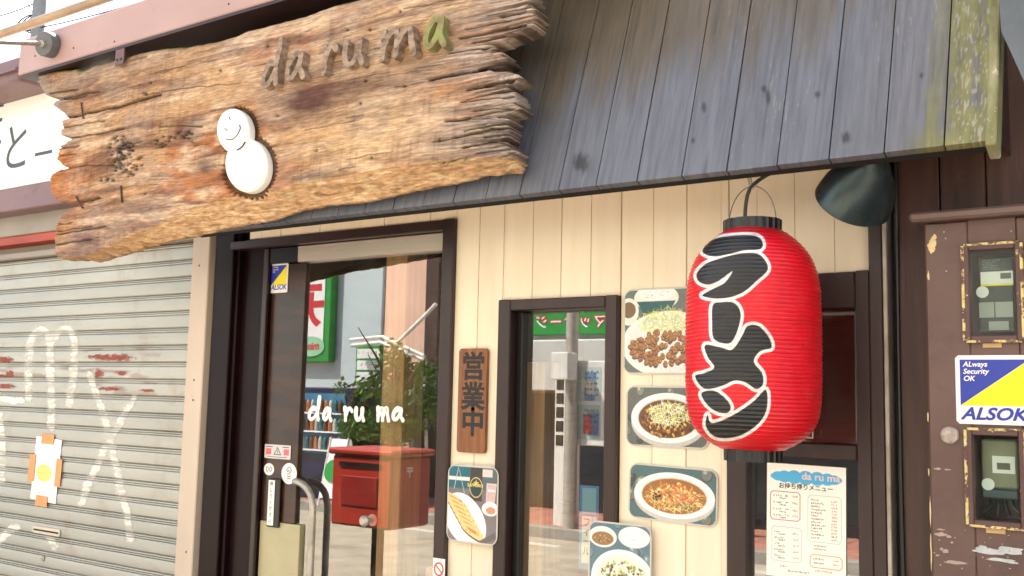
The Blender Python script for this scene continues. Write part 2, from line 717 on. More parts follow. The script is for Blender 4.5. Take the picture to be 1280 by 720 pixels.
M_dark_wood = pm('dark_wood_film', (62, 33, 18), (38, 19, 11), scale=4, stretch=(1, 1, 4), lo=0.4, hi=0.6, rough=0.3, bump=0.06)
M_glass = glass_mat('window_glass', ior=2.6)
M_glass_case = glass_mat('meter_glass', (0.9, 0.95, 0.93), ior=1.35)
M_plaster = pm('plaster', (196, 186, 170), (180, 170, 155), scale=2, rough=0.85, bump=0.2)
M_asphalt = pm('asphalt', (92, 90, 88), (74, 73, 72), scale=3, rough=0.85, bump=0.5, bscale=220)
M_street = pm('pale_street_paving', (188, 178, 158), (164, 152, 132), scale=3, rough=0.85, bump=0.4, bscale=120, dirt=(128, 116, 100), dirt_scale=1.2)
M_pave = pm('pavement_tile', (176, 160, 142), (156, 140, 124), scale=4, rough=0.8, bump=0.3, bscale=150)
M_pink_pave = pm('pink_paver', (186, 128, 108), (164, 108, 92), scale=6, rough=0.8, bump=0.3, bscale=120)
M_line = pm('road_line_paint', (216, 212, 200), (196, 192, 180), scale=20, rough=0.7, bump=0.2)
M_print = print_mat('print')
M_print_gloss = print_mat('laminated_print', 0.35, 0.35)
M_ink = pm('black_ink', (30, 28, 28), (24, 22, 22), rough=0.5, bump=0)
M_inkblue = pm('blue_ink', (40, 60, 168), (36, 55, 158), rough=0.35, bump=0)
M_inkyellow = pm('yellow_ink', (246, 226, 20), (240, 218, 16), rough=0.35, bump=0)
M_inkred = pm('red_ink', (206, 44, 52), (196, 40, 48), rough=0.4, bump=0)
M_inkgreen = pm('green_ink', (36, 150, 60), (32, 140, 54), rough=0.4, bump=0)

# ================================================================== the setting
g = MB()
g.quad((-150, -150, -0.02), (150, -150, -0.02), (150, 150, -0.02), (-150, 150, -0.02))
setp(g.build('ground', M_asphalt), kind='structure')
g = MB()
g.box(-60, 40, -6.8, -2.1, -0.3, -0.004)
setp(g.build('road', M_street), kind='structure')
g = MB()
for k in range(20):
    g.box(-40 + k * 4.0, -37.6 + k * 4.0, -6.42, -6.28, -0.2, 0.0)
setp(g.build('road_line', M_line), kind='structure')
pv = setp(MB().box(-60, 40, -1.98, 0.02, -0.3, 0.0).build('pavement', M_dark), kind='structure')
me0 = None
tiles = []
for i in range(24):
    for j in range(6):
        x, y = -7.2 + i * 0.32, -1.93 + j * 0.32
        if me0 is None:
            o = MB().box(-0.155, 0.155, -0.155, 0.155, 0, 0.02, bev=0.004).build('tile', M_pave, None)
            me0 = o.data
            o.parent = pv
        else:
            o = bpy.data.objects.new('tile', me0)
            C.objects.link(o)
            o.parent = pv
        o.location = (x, y, 0.001)
setp(MB().box(-60, 40, -2.12, -1.985, -0.3, 0.03, bev=0.012).build('kerb', pm('kerb_concrete', (160, 156, 148), (140, 136, 128), rough=0.85)), kind='structure')
fp = setp(MB().box(-60, 40, -8.6, -6.95, -0.3, 0.08).build('far_pavement', M_dark), kind='structure')
setp(MB().box(-60, 40, -6.945, -6.8, -0.3, 0.12, bev=0.012).build('far_kerb', MATS['kerb_concrete']), kind='structure')
o0 = None
for i in range(30):
    for j in range(4):
        if o0 is None:
            o0 = MB().box(-0.195, 0.195, -0.195, 0.195, 0, 0.02, bev=0.004).build('tile', M_pink_pave, None)
            o = o0
        else:
            o = bpy.data.objects.new('tile', o0.data)
            C.objects.link(o)
        o.parent = fp
        o.location = (-14.5 + i * 0.4, -8.36 + j * 0.4, 0.081)

# ================================================================== the noodle shop
DX0, DX1, DZ1 = W(312, 301).x, W(571, 300).x, (W(441, 286.5).z)
WX0, WX1, WZ1, WZ0 = -1.891, -1.452, 1.864, 0.72
UX0, UX1, UZ1, UZ0 = -1.100, -0.702, 1.902, 0.55
shop = thing('noodle_shop', 'noodle shop front of cream vertical boards with brown frames under a slanted board canopy', 'building', (-2.0, 0.3, 0))

# cream wall boards, cut round the openings
PIT = 0.1085
edges = [-1.449 + PIT * k for k in range(-16, 8)]
edges = sorted([e for e in edges if DX0 < e < UX1] + [DX0, UX1])
ops = [(DX0, DX1, 0.0, DZ1), (WX0, WX1, WZ0, WZ1), (UX0, UX1, UZ0, UZ1)]
cuts = sorted(set([round(e, 4) for e in edges] + [round(v, 4) for o in ops for v in o[:2]]))
for a, b in zip(cuts[:-1], cuts[1:]):
    if b - a < 0.006:
        continue
    mid = (a + b) / 2
    spans = [(0.06, 2.34)]
    for x0, x1, z0, z1 in ops:
        if x0 < mid < x1:
            ns = []
            for s0, s1 in spans:
                if z0 > s0:
                    ns.append((s0, min(z0, s1)))
                if z1 < s1:
                    ns.append((max(z1, s0), s1))
            spans = [s for s in ns if s[1] - s[0] > 0.02]
    y = rnd.uniform(-0.0016, 0.0016)
    for s0, s1 in spans:
        MB().box(a + 0.0007, b - 0.0007, y, 0.018, s0, s1, bev=0.0015).build('wall_board', M_cream, shop)
bk = MB()
zt = 2.34
for x0, x1, z0, z1 in ((DX0 + .001, DX1, DZ1 + .002, zt), (DX1, WX0, 0.05, zt), (WX0, WX1, WZ1, zt), (WX0, WX1, 0.05, WZ0), (WX1, UX0, 0.05, zt), (UX0, UX1, UZ1, zt), (UX0, UX1, 0.05, UZ0)):
    bk.box(x0, x1, 0.020, 0.06, z0, z1)
bk.build('wall_backing', M_dark, shop)

# upper storey, side and back walls, roof (mostly above the picture)
BH = 5.3
sh = MB()
sh.box(-3.5, 2.6, 0.02, 0.2, 3.3, BH)
sh.box(-3.5, -3.36, 0.21, 5, 0, BH)
sh.box(2.46, 2.6, 0.21, 5, 0, BH)
sh.box(-3.36, 2.46, 4.9, 5.0, 0, BH)
sh.box(-3.6, 2.7, -0.1, 5.1, BH + .001, BH + .12)
sh.build('upper_wall', pm('upper_plaster', (150, 132, 118), (134, 118, 104), scale=2, rough=0.8), shop)
MB().box(-3.498, 2.6, 0.021, 0.2, 2.342, 3.298).build('recessed_fascia', M_brown, shop)
inn = MB()
inn.box(-3.355, -3.34, 0.25, 4.88, 0.02, 2.6)
inn.box(-0.2, -0.185, 0.25, 4.88, 0.02, 2.6)
inn.box(-3.34, -0.2, 3.0, 3.02, 0.02, 2.6)
inn.box(-3.34, -0.2, 0.25, 3.0, 2.602, 2.62)
inn.build('inner_wall', pm('inner_wood', (104, 68, 40), (78, 50, 30), scale=3, stretch=(1, 1, 5), rough=0.6), shop)
MB().box(-3.34, -0.2, 0.03, 3.0, 0.0, 0.03).build('inner_floor', pm('inner_floor_tile', (110, 96, 84), (92, 80, 70), rough=0.6), shop)
# things one sees through the panes: posts and a partition inside
for n_, (x0, x1), m_ in (('inner_post', (W(474, 560, 0.1).x, W(501, 560, 0.1).x), M_tan_wood), ('inner_post', (W(651, 560, 0.1).x, W(679, 560, 0.1).x), M_tan_wood),
                         ('inner_post', (W(532, 690, 0.1).x, W(553, 690, 0.1).x), M_tan_wood)):
    top = 2.6 if n_ and x0 < -2.3 else (W(660, 452, 0.1).z if x0 > -2.2 else 0.95)
    MB().box(x0, x1, 0.1, 0.22, 0.031, top, bev=0.004).build(n_, m_, shop)
ct = MB()
ct.box(-3.2, -0.9, 1.5, 1.95, 0.95, 1.0, bev=0.006)
ct.box(-3.15, -0.95, 1.6, 1.9, 0.031, 0.95)
ct.build('counter', M_orange_wood, shop)

# brown posts and panels left of the door
pst = MB()
x262, x290 = W(262, 500).x, W(289, 500).x
pst.box(x262, x290 - 0.02, -0.012, 0.06, 0.0, 2.34, bev=0.004)
pst.box(x290 - 0.017, x290, 0.004, 0.06, 0.0, 2.34, bev=0.003)
pst.build('door_post', M_brown_gloss, shop)
DSL = W(334, 480, 0.036).x
MB().box(x290 + 0.001, DSL - .002, 0.03, 0.06, 0.0, 2.34).build('side_panel', M_brown_gloss, shop)
jm = MB()
jm.box(DSL - .03, DSL - .004, 0.012, 0.0295, 0.0, DZ1 - 0.041, bev=0.003)
jm.box(DX1 - 0.048, DX1 + 0.002, -0.022, 0.06, 0.0, DZ1 - 0.002, bev=0.004)
jm.box(DX0 - 0.1, DX1 - 0.05, -0.016, 0.06, DZ1 - 0.038, DZ1 - 0.003, bev=0.004)
jm.build('door_frame', M_brown, shop)

# the glass door
dz_top = DZ1 - 0.04
dr = MB()
KZ = W(355, 654, 0.036).z
dr.box(DSL, W(378, 480, 0.045).x, 0.036, 0.062, KZ + .002, dz_top - 0.065, bev=0.002)
door = dr.build('door', M_dark_wood, shop)
MB().box(DSL, W(376, 690, 0.045).x, 0.034, 0.062, 0.06, KZ, bev=0.002).build('kick_panel', pm('pale_panel', (186, 178, 140), (172, 166, 130), rough=0.35, bump=0.02), door)
MB().box(W(374, 320, 0.03).x, DX1 - 0.052, 0.02, 0.062, dz_top - 0.063, dz_top, bev=0.003).build('top_rail', M_alu, door)
MB().box(DSL, W(374, 320, 0.03).x - 0.002, 0.018, 0.062, dz_top - 0.062, dz_top, bev=0.003).build('closer_cover', M_black, door)
MB().box(W(378, 480, 0.045).x + 0.001, DX1 - 0.049, GLASS, GLASS + 0.006, 0.06, dz_top - 0.064).build('pane', M_glass, door)
MB().box(W(378, 480, 0.045).x + 0.001, DX1 - 0.049, 0.03, 0.062, 0.01, 0.059, bev=0.003).build('bottom_rail', M_alu, door)
hb = MB()
hx0, hx1 = W(371, 606, 0.03).x, W(391, 640, 0.012).x
hz = W(380, 604, -0.01).z
hp = [(hx0, 0.036, hz)] + [(hx0 + 0.004, 0.02, hz)] + [(hx0 + .006 + (hx1 - hx0 - .006) * t, 0.014 - 0.002 * t, hz - 0.09 * (1 - math.sqrt(max(0, 1 - t * t)))) for t in [k / 8 for k in range(9)]]
hp += [(hx1, 0.012, 0.75), (hx1, 0.012, 0.5)]
hb.tube(hp, 0.013, 14)
hb.build('handle', M_steel, door, smooth=True, angle=None)
MB().lathe([(0, 0), (0.022, 0), (0.022, 0.004), (0.009, 0.006), (0.009, 0.03), (0.018, 0.036), (0.02, 0.05), (0.012, 0.058), (0, 0.058)],
           W(466, 650, 0.09), (0, -1, 0), 20).build('inner_knob', M_steel, door, smooth=True)

# narrow window beside the door
wf = MB()
for x0, x1, z0, z1 in ((WX0 - .002, WX0 + .046, WZ0, WZ1 + .002), (WX1 - .04, WX1 + .002, WZ0, WZ1 + .002), (WX0 + .047, WX1 - .041, WZ1 - .035, WZ1 + .001), (WX0 + .047, WX1 - .041, WZ0, WZ0 + .04)):
    wf.box(x0, x1, -0.022, 0.062, z0, z1, bev=0.003)
win = wf.build('window', M_brown, shop)
MB().box(WX0 + .047, WX0 + .068, 0.02, 0.055, WZ0 + .041, WZ1 - .036, bev=0.002).build('sash', M_black, win)
MB().box(WX0 + .069, WX1 - .041, GLASS, GLASS + 0.005, WZ0 + .041, WZ1 - .036).build('pane', M_glass, win)

# brown double window right of the lantern
uf = MB()
zmid0, zmid1 = W(1000, 572).z, W(1000, 553).z
for x0, x1, z0, z1 in ((UX0, UX0 + .058, UZ0, UZ1), (W(1073, 500).x, UX1 - .001, UZ0, UZ1), (UX0 + .059, W(1073, 500).x - .001, W(1040, 386).z, UZ1 - .002),
                       (UX0 + .059, W(1073, 500).x - .001, zmid0, zmid1), (UX0 + .059, W(1073, 500).x - .001, UZ0, UZ0 + .05)):
    uf.box(x0, x1, -0.02, 0.06, z0, z1, bev=0.003)
uwin = uf.build('double_window', M_brown, shop)
MB().box(UX0 + .059, W(1073, 500).x - .001, 0.012, 0.017, zmid1 + .001, W(1040, 386).z - .001).build('pane', M_glass, uwin)
MB().box(UX0 + .059, W(1073, 500).x - .001, 0.012, 0.017, UZ0 + .051, zmid0 - .001).build('pane', M_glass, uwin)
bd = MB()
x1070 = W(1068, 470).x
bd.box(UX0 + .06, x1070, 0.006, 0.0115, W(1040, 394).z, W(1040, 390).z)
bd.box(x1070, x1070 + .004, 0.006, 0.0115, zmid1 + .01, W(1040, 390).z)
bd.build('inner_sash', M_greymetal, uwin)
lk = MB()
q = W(1008, 546, -0.02)
lk.box(q.x - .02, q.x + .02, -0.026, -0.0205, q.z - .004, q.z)
lk.box(q.x + .017, q.x + .02, -0.026, -0.0205, q.z, q.z + .018)
lk.build('latch', M_steel, uwin)
# brown post and boards at the right
X13 = W(1112, 450).x
MB().box(UX1, X13 - 0.006, -0.03, 0.06, 0.0, 2.34, bev=0.004).build('corner_post', M_brown, shop)
MB().box(X13 - 0.005, X13 + 0.006, -0.036, 0.03, 0.0, 2.34, bev=0.002).build('edge_trim', pm('worn_trim', (182, 176, 168), (132, 112, 100), scale=12, stretch=(1, 1, 0.5), rough=0.4, metal=0.2), shop)
bx_ = [X13 + 0.02, W(1174, 220, -0.01).x, W(1232, 220, -0.01).x]
while bx_[-1] < 2.4:
    bx_.append(bx_[-1] + 0.118)
for a, b in zip(bx_[:-1], bx_[1:]):
    MB().box(a + .0015, b - .0015, -0.012 + rnd.uniform(-.0015, .0015), 0.015, 0.03, 2.5, bev=0.003).build('side_board', M_brown_board, shop)
MB().box(X13 + .007, 2.45, 0.017, 0.06, 0.03, 2.34).build('wall_backing', M_dark, shop)

# ------------------------------------------------------------------ slanted board canopy
CY, CA = -0.40, math.radians(19)
CZ = (W(620, 249, CY).z + W(1229, 173, CY).z + W(244, 290, CY).z) / 3
CX0, CX1 = W(236, 291, CY).x, W(1238, 171, CY).x
cl = 1.30
UPV = Vector((0, math.sin(CA), math.cos(CA)))
NRM = Vector((0, -math.cos(CA), math.sin(CA)))
cm = MB()
c0 = Vector((0, CY, CZ))


def cpt(x, u, d):
    return (x, CY + u * UPV.y + d * NRM.y, CZ + u * UPV.z + d * NRM.z)


def cbox(mb, x0, x1, u0, u1, d0, d1, mi=0, bev=0.0):
    bm = bmesh.new()
    bmesh.ops.create_cube(bm, size=1)
    for v in bm.verts:
        v.co = Vector(((x0 + x1) / 2 + v.co.x * (x1 - x0), (u0 + u1) / 2 + v.co.y * (u1 - u0), (d0 + d1) / 2 + v.co.z * (d1 - d0)))
    if bev:
        bmesh.ops.bevel(bm, geom=bm.edges[:], offset=bev, segments=1, affect='EDGES')
    for v in bm.verts:
        v.co = Vector(cpt(*v.co))
    mb.bm(bm, mi)


cbox(cm, CX0 + .01, CX1 - .012, 0.004, cl, -0.05, -0.024)
cm.box(CX0 + .01, CX1 - .10, CY + 0.06, 0.02, CZ + 0.09, CZ + 0.105, 1)
canopy = cm.build('canopy', [M_dark, M_orange_wood], shop)
M_canopy = pm('weathered_canopy_paint', (1.12, 1.1, 1.08), (0.78, 0.8, 0.82), attr=True, scale=5, stretch=(14, 1.4, 1.0), lo=0.36, hi=0.64, rough=0.42, rvar=0.12, bump=0.55, bscale=16,
              bstretch=(16, 1.2, 0.8), vary=0.08)
# board joints read at the lower edge of the canopy
jx = [W(x, y, CY).x for x, y in ((649, 246), (698, 240), (745, 233), (796, 227), (852, 219), (908, 210), (971, 202), (1036, 194), (1105, 186), (1180, 177))]
pitch = jx[1] - jx[0]
while jx[0] - pitch > CX0:
    jx.insert(0, jx[0] - 0.118)
jx = [CX0] + [x for x in jx if x > CX0 + 0.03] + [CX1]
def lay0(b, c, m):
    return b * (1 - m[..., None]) + lin(c) * m[..., None]


KNOTS = [(727, 203, 13, 16), (1022, 118, 5, 6), (1058, 172, 8, 9), (1152, 94, 3, 4), (880, 134, 4, 9), (955, 111, 5, 6), (960, 122, 4, 12), (866, 175, 3, 5)]
for bi, (a, b) in enumerate(zip(jx[:-1], jx[1:])):
    nu, nx = 240, 40
    xs = np.linspace(a + 0.0016, b - 0.0016, nx)
    us = np.linspace(0, cl, nu)
    X, U = np.meshgrid(xs, us)
    dd = rnd.uniform(-0.0015, 0.0015)
    D = dd + 0.0012 * (fbm(X * 60, U * 3, bi % 9, 3) - 0.5)
    P = np.stack([X, CY + U * UPV.y + D * NRM.y, CZ + U * UPV.z + D * NRM.z], -1)
    pj = PJ(P.reshape(-1, 3))
    px, py = pj[:, 0].reshape(X.shape), pj[:, 1].reshape(X.shape)
    # lower zone: blue grey; upper zone: brown grey, blended along a noisy border
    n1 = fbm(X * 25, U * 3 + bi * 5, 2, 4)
    brown_mix = sstep(0.20, 0.46, U + 0.30 * (n1 - 0.5) - 0.12 * sstep(-1.1, -0.5, X) * 1.4)
    col = lin((128, 132, 144)) * (1 - brown_mix[..., None]) + lin((122, 112, 98)) * brown_mix[..., None]
    grey = sstep(-0.75, -0.45, X)[..., None] * 0.45
    col = lay0(col, (118, 114, 92), sstep(1170, 1185, px) * 0.8)
    col = col * (1 - grey) + lin((140, 136, 138)) * grey
    streak = sstep(0.62, 0.8, fbm(X * 120, U * 4, 5, 3)) * 0.5
    col = col * (1 - streak[..., None] * 0.45)
    moss = sstep(0.0, 1.0, (px - 1178) / 18) * sstep(0.35, 0.6, fbm(X * 70, U * 18, 7, 4) + 0.15)
    moss = np.maximum(moss, sstep(14, 4, np.abs(px - 1170 + (py - 100) * 0.09 + 14 * (fbm(X * 9, U * 7, 4, 3) - 0.5))) * (0.35 + 0.65 * sstep(0.25, 0.0, U)) * sstep(1140, 1160, px))
    moss = np.maximum(moss, sstep(0.05, 0.0, U - 0.02 * fbm(X * 30, U, 3, 3)) * sstep(1120, 1165, px) * 0.9)
    mc = lin((150, 148, 84)) * (0.75 + 0.5 * fbm(X * 40, U * 40, 8, 3)[..., None])
    col = col * (1 - moss[..., None] * 0.85) + mc * moss[..., None] * 0.85
    # bare pale flecks where the paint has come off
    fl = sstep(0.70, 0.80, fbm(X * 420, U * 30, 9, 3)) * sstep(820, 1000, px) * sstep(0.75, 0.2, U) * 0.55 * sstep(0.4, 0.6, fbm(X * 12, U * 5, 3, 2))
    fl = np.maximum(fl, sstep(0.6, 0.7, fbm(X * 260, U * 60, 10, 3)) * sstep(1180, 1200, px) * 0.8)
    fl = fl * 0.75
    col = col * (1 - fl[..., None]) + lin((206, 204, 190)) * fl[..., None]
    for kx, ky, rx, ry in KNOTS:
        kd = np.hypot((px - kx) / rx, (py - ky) / ry)
        k = sstep(1.1, 0.3, kd + 0.7 * (fbm(X * 150, U * 60, 6, 3) - 0.5)) * 0.8
        col = col * (1 - k[..., None]) + lin((52, 46, 44)) * k[..., None]
    col = col * 0.62
    # edge rings so that every board has real thickness
    def ring(A):
        A = np.concatenate([A[:, :1], A, A[:, -1:]], 1)
        return np.concatenate([A[:1], A, A[-1:]], 0)
    P2, c2 = ring(P), ring(col)
    bkv = np.array(NRM) * -0.022
    for sl_ in ((0, slice(None)), (-1, slice(None)), (slice(1, -1), 0), (slice(1, -1), -1)):
        P2[sl_] = P2[sl_] + bkv
        c2[sl_] = c2[sl_] * 0.8
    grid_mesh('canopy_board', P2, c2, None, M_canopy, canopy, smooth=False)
sd = MB()
cbox(sd, CX1 - .010, CX1 + .012, -0.012, cl, -0.06, 0.004, bev=0.003)
sd.build('canopy_edge_board', pm('mossy_board', (150, 146, 116), (112, 112, 62), scale=9, stretch=(4, 1, 1), rough=0.75, bump=0.5, bscale=40, dirt=(206, 202, 184), dirt_scale=30, dirt_lo=0.6, dirt_hi=0.7), canopy)
tri = MB()
tri.v += [(CX1 - .014, CY + .03, CZ + .05), (CX1 - .014, 0.02, CZ + .05), (CX1 - .014, 0.02, CZ + cl * UPV.z), (CX1 - .014, CY + cl * UPV.y, CZ + cl * UPV.z)]
tri.f.append((0, 1, 2, 3))
tri.m.append(0)
tri.build('canopy_side', M_brown, canopy)

# ================================================================== shuttered shop at the left
nb = thing('shuttered_shop', 'closed shop with a grey roller shutter beside the noodle shop', 'building', (-5.0, 0.3, 0))
SX0, SX1 = -6.6, W(240, 450, 0.0).x
SY = 0.03
SP = 0.0735
PROF = [(0, -.006), (.003, .002), (.006, .005), (.018, .0066), (.030, .007), (.043, .0066), (.053, .005), (.0543, -.004), (.0567, -.004), (.058, .0052), (.0625, .0056), (.0638, -.003), (.0662, -.003),
        (.0675, .005), (.071, .004), (.0735, -.006)]
ztop = W(120, 316, SY).z
nsl = 31
zb0 = ztop - nsl * SP
M_slat = pm('shutter_paint', (182, 182, 174), (160, 162, 156), scale=1.3, stretch=(0.5, 1, 2), rough=0.42, metal=0.15, bump=0.1, bscale=40, vary=0.06, dirt=(150, 134, 112), dirt_scale=4, dirt_lo=0.55, dirt_hi=0.8)
shut = MB().box(SX0, SX1, SY + .012, SY + .03, 0.0, ztop).build('shutter', M_dark, nb)
sm = None
for k in range(nsl):
    if sm is None:
        mb = MB()
        for (z0, y0), (z1, y1) in zip(PROF[:-1], PROF[1:]):
            mb.quad((SX0, SY - y0, z0), (SX1 - .004, SY - y0, z0), (SX1 - .004, SY - y1, z1), (SX0, SY - y1, z1))
        o = mb.build('slat', M_slat, shut)
        sm = o.data
    else:
        o = bpy.data.objects.new('slat', sm)
        C.objects.link(o)
        o.parent = shut
    o.location = (0, 0, zb0 + k * SP)


def sprof(z):
    t = np.mod(z - zb0, SP)
    return np.interp(t, [p[0] for p in PROF], [p[1] for p in PROF])


# spray paint and rust that lie on the slats
GR = [[(36, 498), (38, 450), (41, 420), (52, 412), (62, 419), (64, 460), (64, 500), (63, 533)], [(64, 430), (72, 416), (84, 411), (93, 424), (92, 460), (88, 505)],
      [(111, 470), (125, 505), (137, 546), (146, 585), (156, 630), (163, 673)], [(168, 498), (152, 524), (139, 545), (118, 588), (101, 628)],
      [(-4, 497), (12, 499), (26, 502)], [(1, 520), (2, 560), (1, 600)], [(-4, 678), (10, 664), (22, 658)], [(60, 670), (69, 684)]]
RU = [(146, 447, 20, 4.5), (128, 446, 20, 3), (12, 467, 6, 4), (151, 466, 8, 3), (123, 467, 6, 6), (137, 486, 14, 2.4), (14, 321, 15, 3), (7, 450, 10, 4), (7, 483, 12, 3), (184, 488, 10, 2), (5, 470, 14, 2)]
gx = np.arange(W(-6, 500, SY).x, W(200, 500, SY).x, 0.0045)
gz = np.arange(0.7, ztop - .01, 0.0035)
X, Z = np.meshgrid(gx, gz)
Yg = SY - sprof(Z) - 0.0009
P = np.stack([X, Yg, Z], -1)
pj = PJ(P.reshape(-1, 3))
px, py = pj[:, 0].reshape(X.shape), pj[:, 1].reshape(X.shape)
cov = np.zeros(X.shape)
jx_, jy_ = 6 * (fbm(X * 8, Z * 8, 1, 3) - 0.5), 6 * (fbm(X * 8, Z * 8, 4, 3) - 0.5)
for s_ in GR:
    d = seg_dist(px + jx_, py + jy_, [tuple(p) for p in catmull(s_, 6)])
    cov = np.maximum(cov, sstep(6.6, 3.0, d + 2.2 * (fbm(X * 90, Z * 90, 2, 3) - 0.5) * 2))
cov *= (0.42 + 0.5 * sstep(0.3, 0.6, fbm(X * 10, Z * 60, 6, 4))) * (0.55 + 0.45 * sstep(.0, .004, sprof(Z)))
col = np.ones(X.shape + (4,)) * np.append(lin((240, 238, 230)), 1)
ru = np.zeros(X.shape)
for a, b, c, d in RU:
    ru = np.maximum(ru, sstep(1.25, 0.45, np.hypot((px - a) / c, (py - b) / d) + 1.1 * (fbm(X * 60, Z * 160, 3, 3) - 0.5)))
ru = np.maximum(ru, 0.3 * sstep(0.60, 0.72, fbm(X * 5, Z * 40, 11, 4)) * sstep(60, 15, np.abs(py - 465)))
ru *= 0.85
col[..., :3] = np.where((ru > cov)[..., None], lin((150, 66, 48)) * (0.75 + 0.5 * fbm(X * 80, Z * 80, 5, 2)[..., None]), col[..., :3])
col[..., 3] = np.maximum(cov, ru)
grid_mesh('spray_paint', P, col, col[..., 3] > 0.01, paint_over_mat('spray_paint'), shut)
# letter slot and lock in the lower slats
q0, q1 = W(41, 661, 0.02), W(75, 670, 0.02)
sl_ = MB()
sl_.prism([(0, .006), (.006, 0), (q1.x - q0.x - .006, 0), (q1.x - q0.x, .006), (q1.x - q0.x, .026), (q1.x - q0.x - .006, .032), (.006, .032), (0, .026)], 0.0, 0.004, front(q0.x, q1.z - .004, SY - .008))
sl_.build('letter_slot', M_alu, shut)
MB().box(q0.x + .012, q1.x - .012, SY - .0135, SY - .0122, q1.z + .008, q1.z + .015).build('slot_mouth', M_dark, shut)
MB().lathe([(0.013, 0), (0.013, 0.008), (0.009, 0.0095), (0.003, 0.0095), (0.003, 0.006), (0, 0.006)], W(55, 698, SY - .004), (0, -1, 0), 20).build('lock', M_steel, shut, smooth=True)

# shutter housing, red rail, trim band
MB().box(SX0, SX1, -0.01, 0.06, ztop + .002, W(0, 312, -0.01).z if False else ztop + 0.035, bev=0.004).build('shutter_guide', pm('grey_box_paint', (150, 142, 132), (128, 118, 108), scale=2, rough=0.5), nb)
zr = W(40, 303, -0.02).z
MB().box(SX0, SX1, -0.02, 0.06, zr, zr + 0.042, bev=0.003).build('red_rail', pm('red_rail_paint', (176, 66, 34), (144, 48, 26), scale=6, stretch=(0.5, 1, 3), rough=0.5), nb)
zh = W(40, 262, -0.03).z
MB().box(SX0, SX1 + 0.02, -0.03, 0.06, zr + .0421, zh, bev=0.004).build('shutter_box', MATS['grey_box_paint'], nb)
zt0, zt1 = W(40, 260, -0.12).z, W(40, 230, -0.12).z
M_mauve = pm('mauve_painted_steel', (128, 98, 100), (112, 84, 87), scale=2, stretch=(0.4, 1, 1), rough=0.45, dirt=(90, 66, 62), dirt_scale=8)
MB().box(SX0, -3.6, -0.12, 0.06, zt0, zt1, bev=0.006).build('trim_band', M_mauve, nb)
wl = MB()
wl.box(SX0, -3.51, 0.07, 0.2, 2.2, 3.25)
wl.box(-9, SX0 - .002, 0.0, 0.2, 0, 3.25)
wl.box(-9, -3.51, 0.2, 5, 3.252, 3.36)
wl.box(-9, -8.9, 0.21, 5, 0, 3.25)
wl.box(-8.9, -3.51, 4.9, 5, 0, 3.25)
wl.build('wall', M_plaster, nb)
pl_ = MB()
pl_.box(SX1 + .001, W(254, 450, -0.03).x, -0.03, 0.06, 0.0, 2.3, bev=0.004)
pl_.build('shutter_post', M_beige, nb)
MB().box(W(254, 450, -0.03).x + .001, x262 - .001, 0.0, 0.06, 0.0, 2.3, bev=0.003).build('post_return', M_greymetal, nb)
for py_ in (332, 475, 500, 690):
    MB().lathe([(0.0045, 0), (0.004, 0.002), (0, 0.0025)], W(249 - (py_ - 330) * 0.045, py_, -0.0302), (0, -1, 0), 10).build('screw', M_greymetal, nb)
# roof edge running on to the left
ge = MB()
za, zb_ = W(10, 104, -0.28).z, W(10, 74, -0.28).z
ge.box(-9, W(26, 66, -0.28).x, -0.28, 0.2, za, zb_, bev=0.01)
ge.box(-9, W(26, 66, -0.28).x, -0.30, -0.281, za + .045, za + .06)
ge.build('roof_edge', M_mauve, nb)

# white sign of the shuttered shop
zs0, zs1 = zt1 + 0.004, W(0, 84, -0.1).z
sg = thing('shop_sign', 'white sign board with thin dark characters above the roller shutter', 'sign', (-5.5, -0.08, zs0))
MB().box(-7.5, -3.95, -0.1, 0.065, zs0, zs1, bev=0.004).build('panel', pm('white_sign_panel', (244, 243, 238), (238, 237, 231), scale=1.5, rough=0.4, bump=0), sg)
M_signink = pm('slate_ink', (62, 76, 82), (56, 70, 76), rough=0.5, bump=0)
for body, x, y, hgt in (('室', -13, 136, 34), ('は', -29, 190, 58), ('と', 0, 212, 66), ('ー', 40, 212, 46)):
    a = W(x, y, -0.1)
    hm = a.z - W(x, y + hgt, -0.1).z
    MB().text(body, hm * 1.0, front(a.x, a.z, -0.1), d=0.002, offset=0.0).build('character', M_signink, sg)

# ------------------------------------------------------------------ pink beam over the slab
bz0 = (W(50, 83, -.46).z + W(330, 6.5, -.46).z) / 2
bz1 = (W(67, 36, -.46).z + W(160, 7, -.46).z) / 2
bX0 = W(24, 70, -.46).x
beam = thing('steel_beam', 'dusty pink steel beam running above the weathered wooden slab sign', 'beam', (-3.0, -0.42, bz0))
M_pink = pm('pink_painted_steel', (176, 146, 141), (163, 134, 130), scale=2, stretch=(0.5, 1, 1), rough=0.5, bump=0.08, dirt=(150, 112, 106), dirt_scale=6, dirt_lo=0.6, dirt_hi=0.85)
MB().box(bX0, -1.3, -0.46, -0.36, bz0, bz1, bev=0.004).build('tube', M_pink, beam)
MB().box(bX0 - .004, -1.3, -0.44, -0.34, bz1 + .001, bz1 + .012).build('flashing', pm('dark_flashing', (96, 76, 74), (80, 62, 60), rough=0.5), beam)
MB().box(bX0 + .02, -1.3, -0.455, -0.06, bz0 - .012, bz0 - .001).build('soffit', M_brown, beam)
q = W(151, 62, -.45)
bk_ = MB()
bk_.box(q.x - .028, q.x + .028, -0.454, -0.448, bz0 - .075, bz0 - .0125, bev=0.001)
bk_.build('bracket', pm('bracket_paint', (112, 82, 80), (96, 70, 68), rough=0.5), beam)
for dx in (-.012, .012):
    MB().lathe([(0.005, 0), (0.004, 0.003), (0, 0.003)], (q.x + dx, -0.4541, bz0 - .055), (0, -1, 0), 10).build('bolt', M_blackpaint, beam)
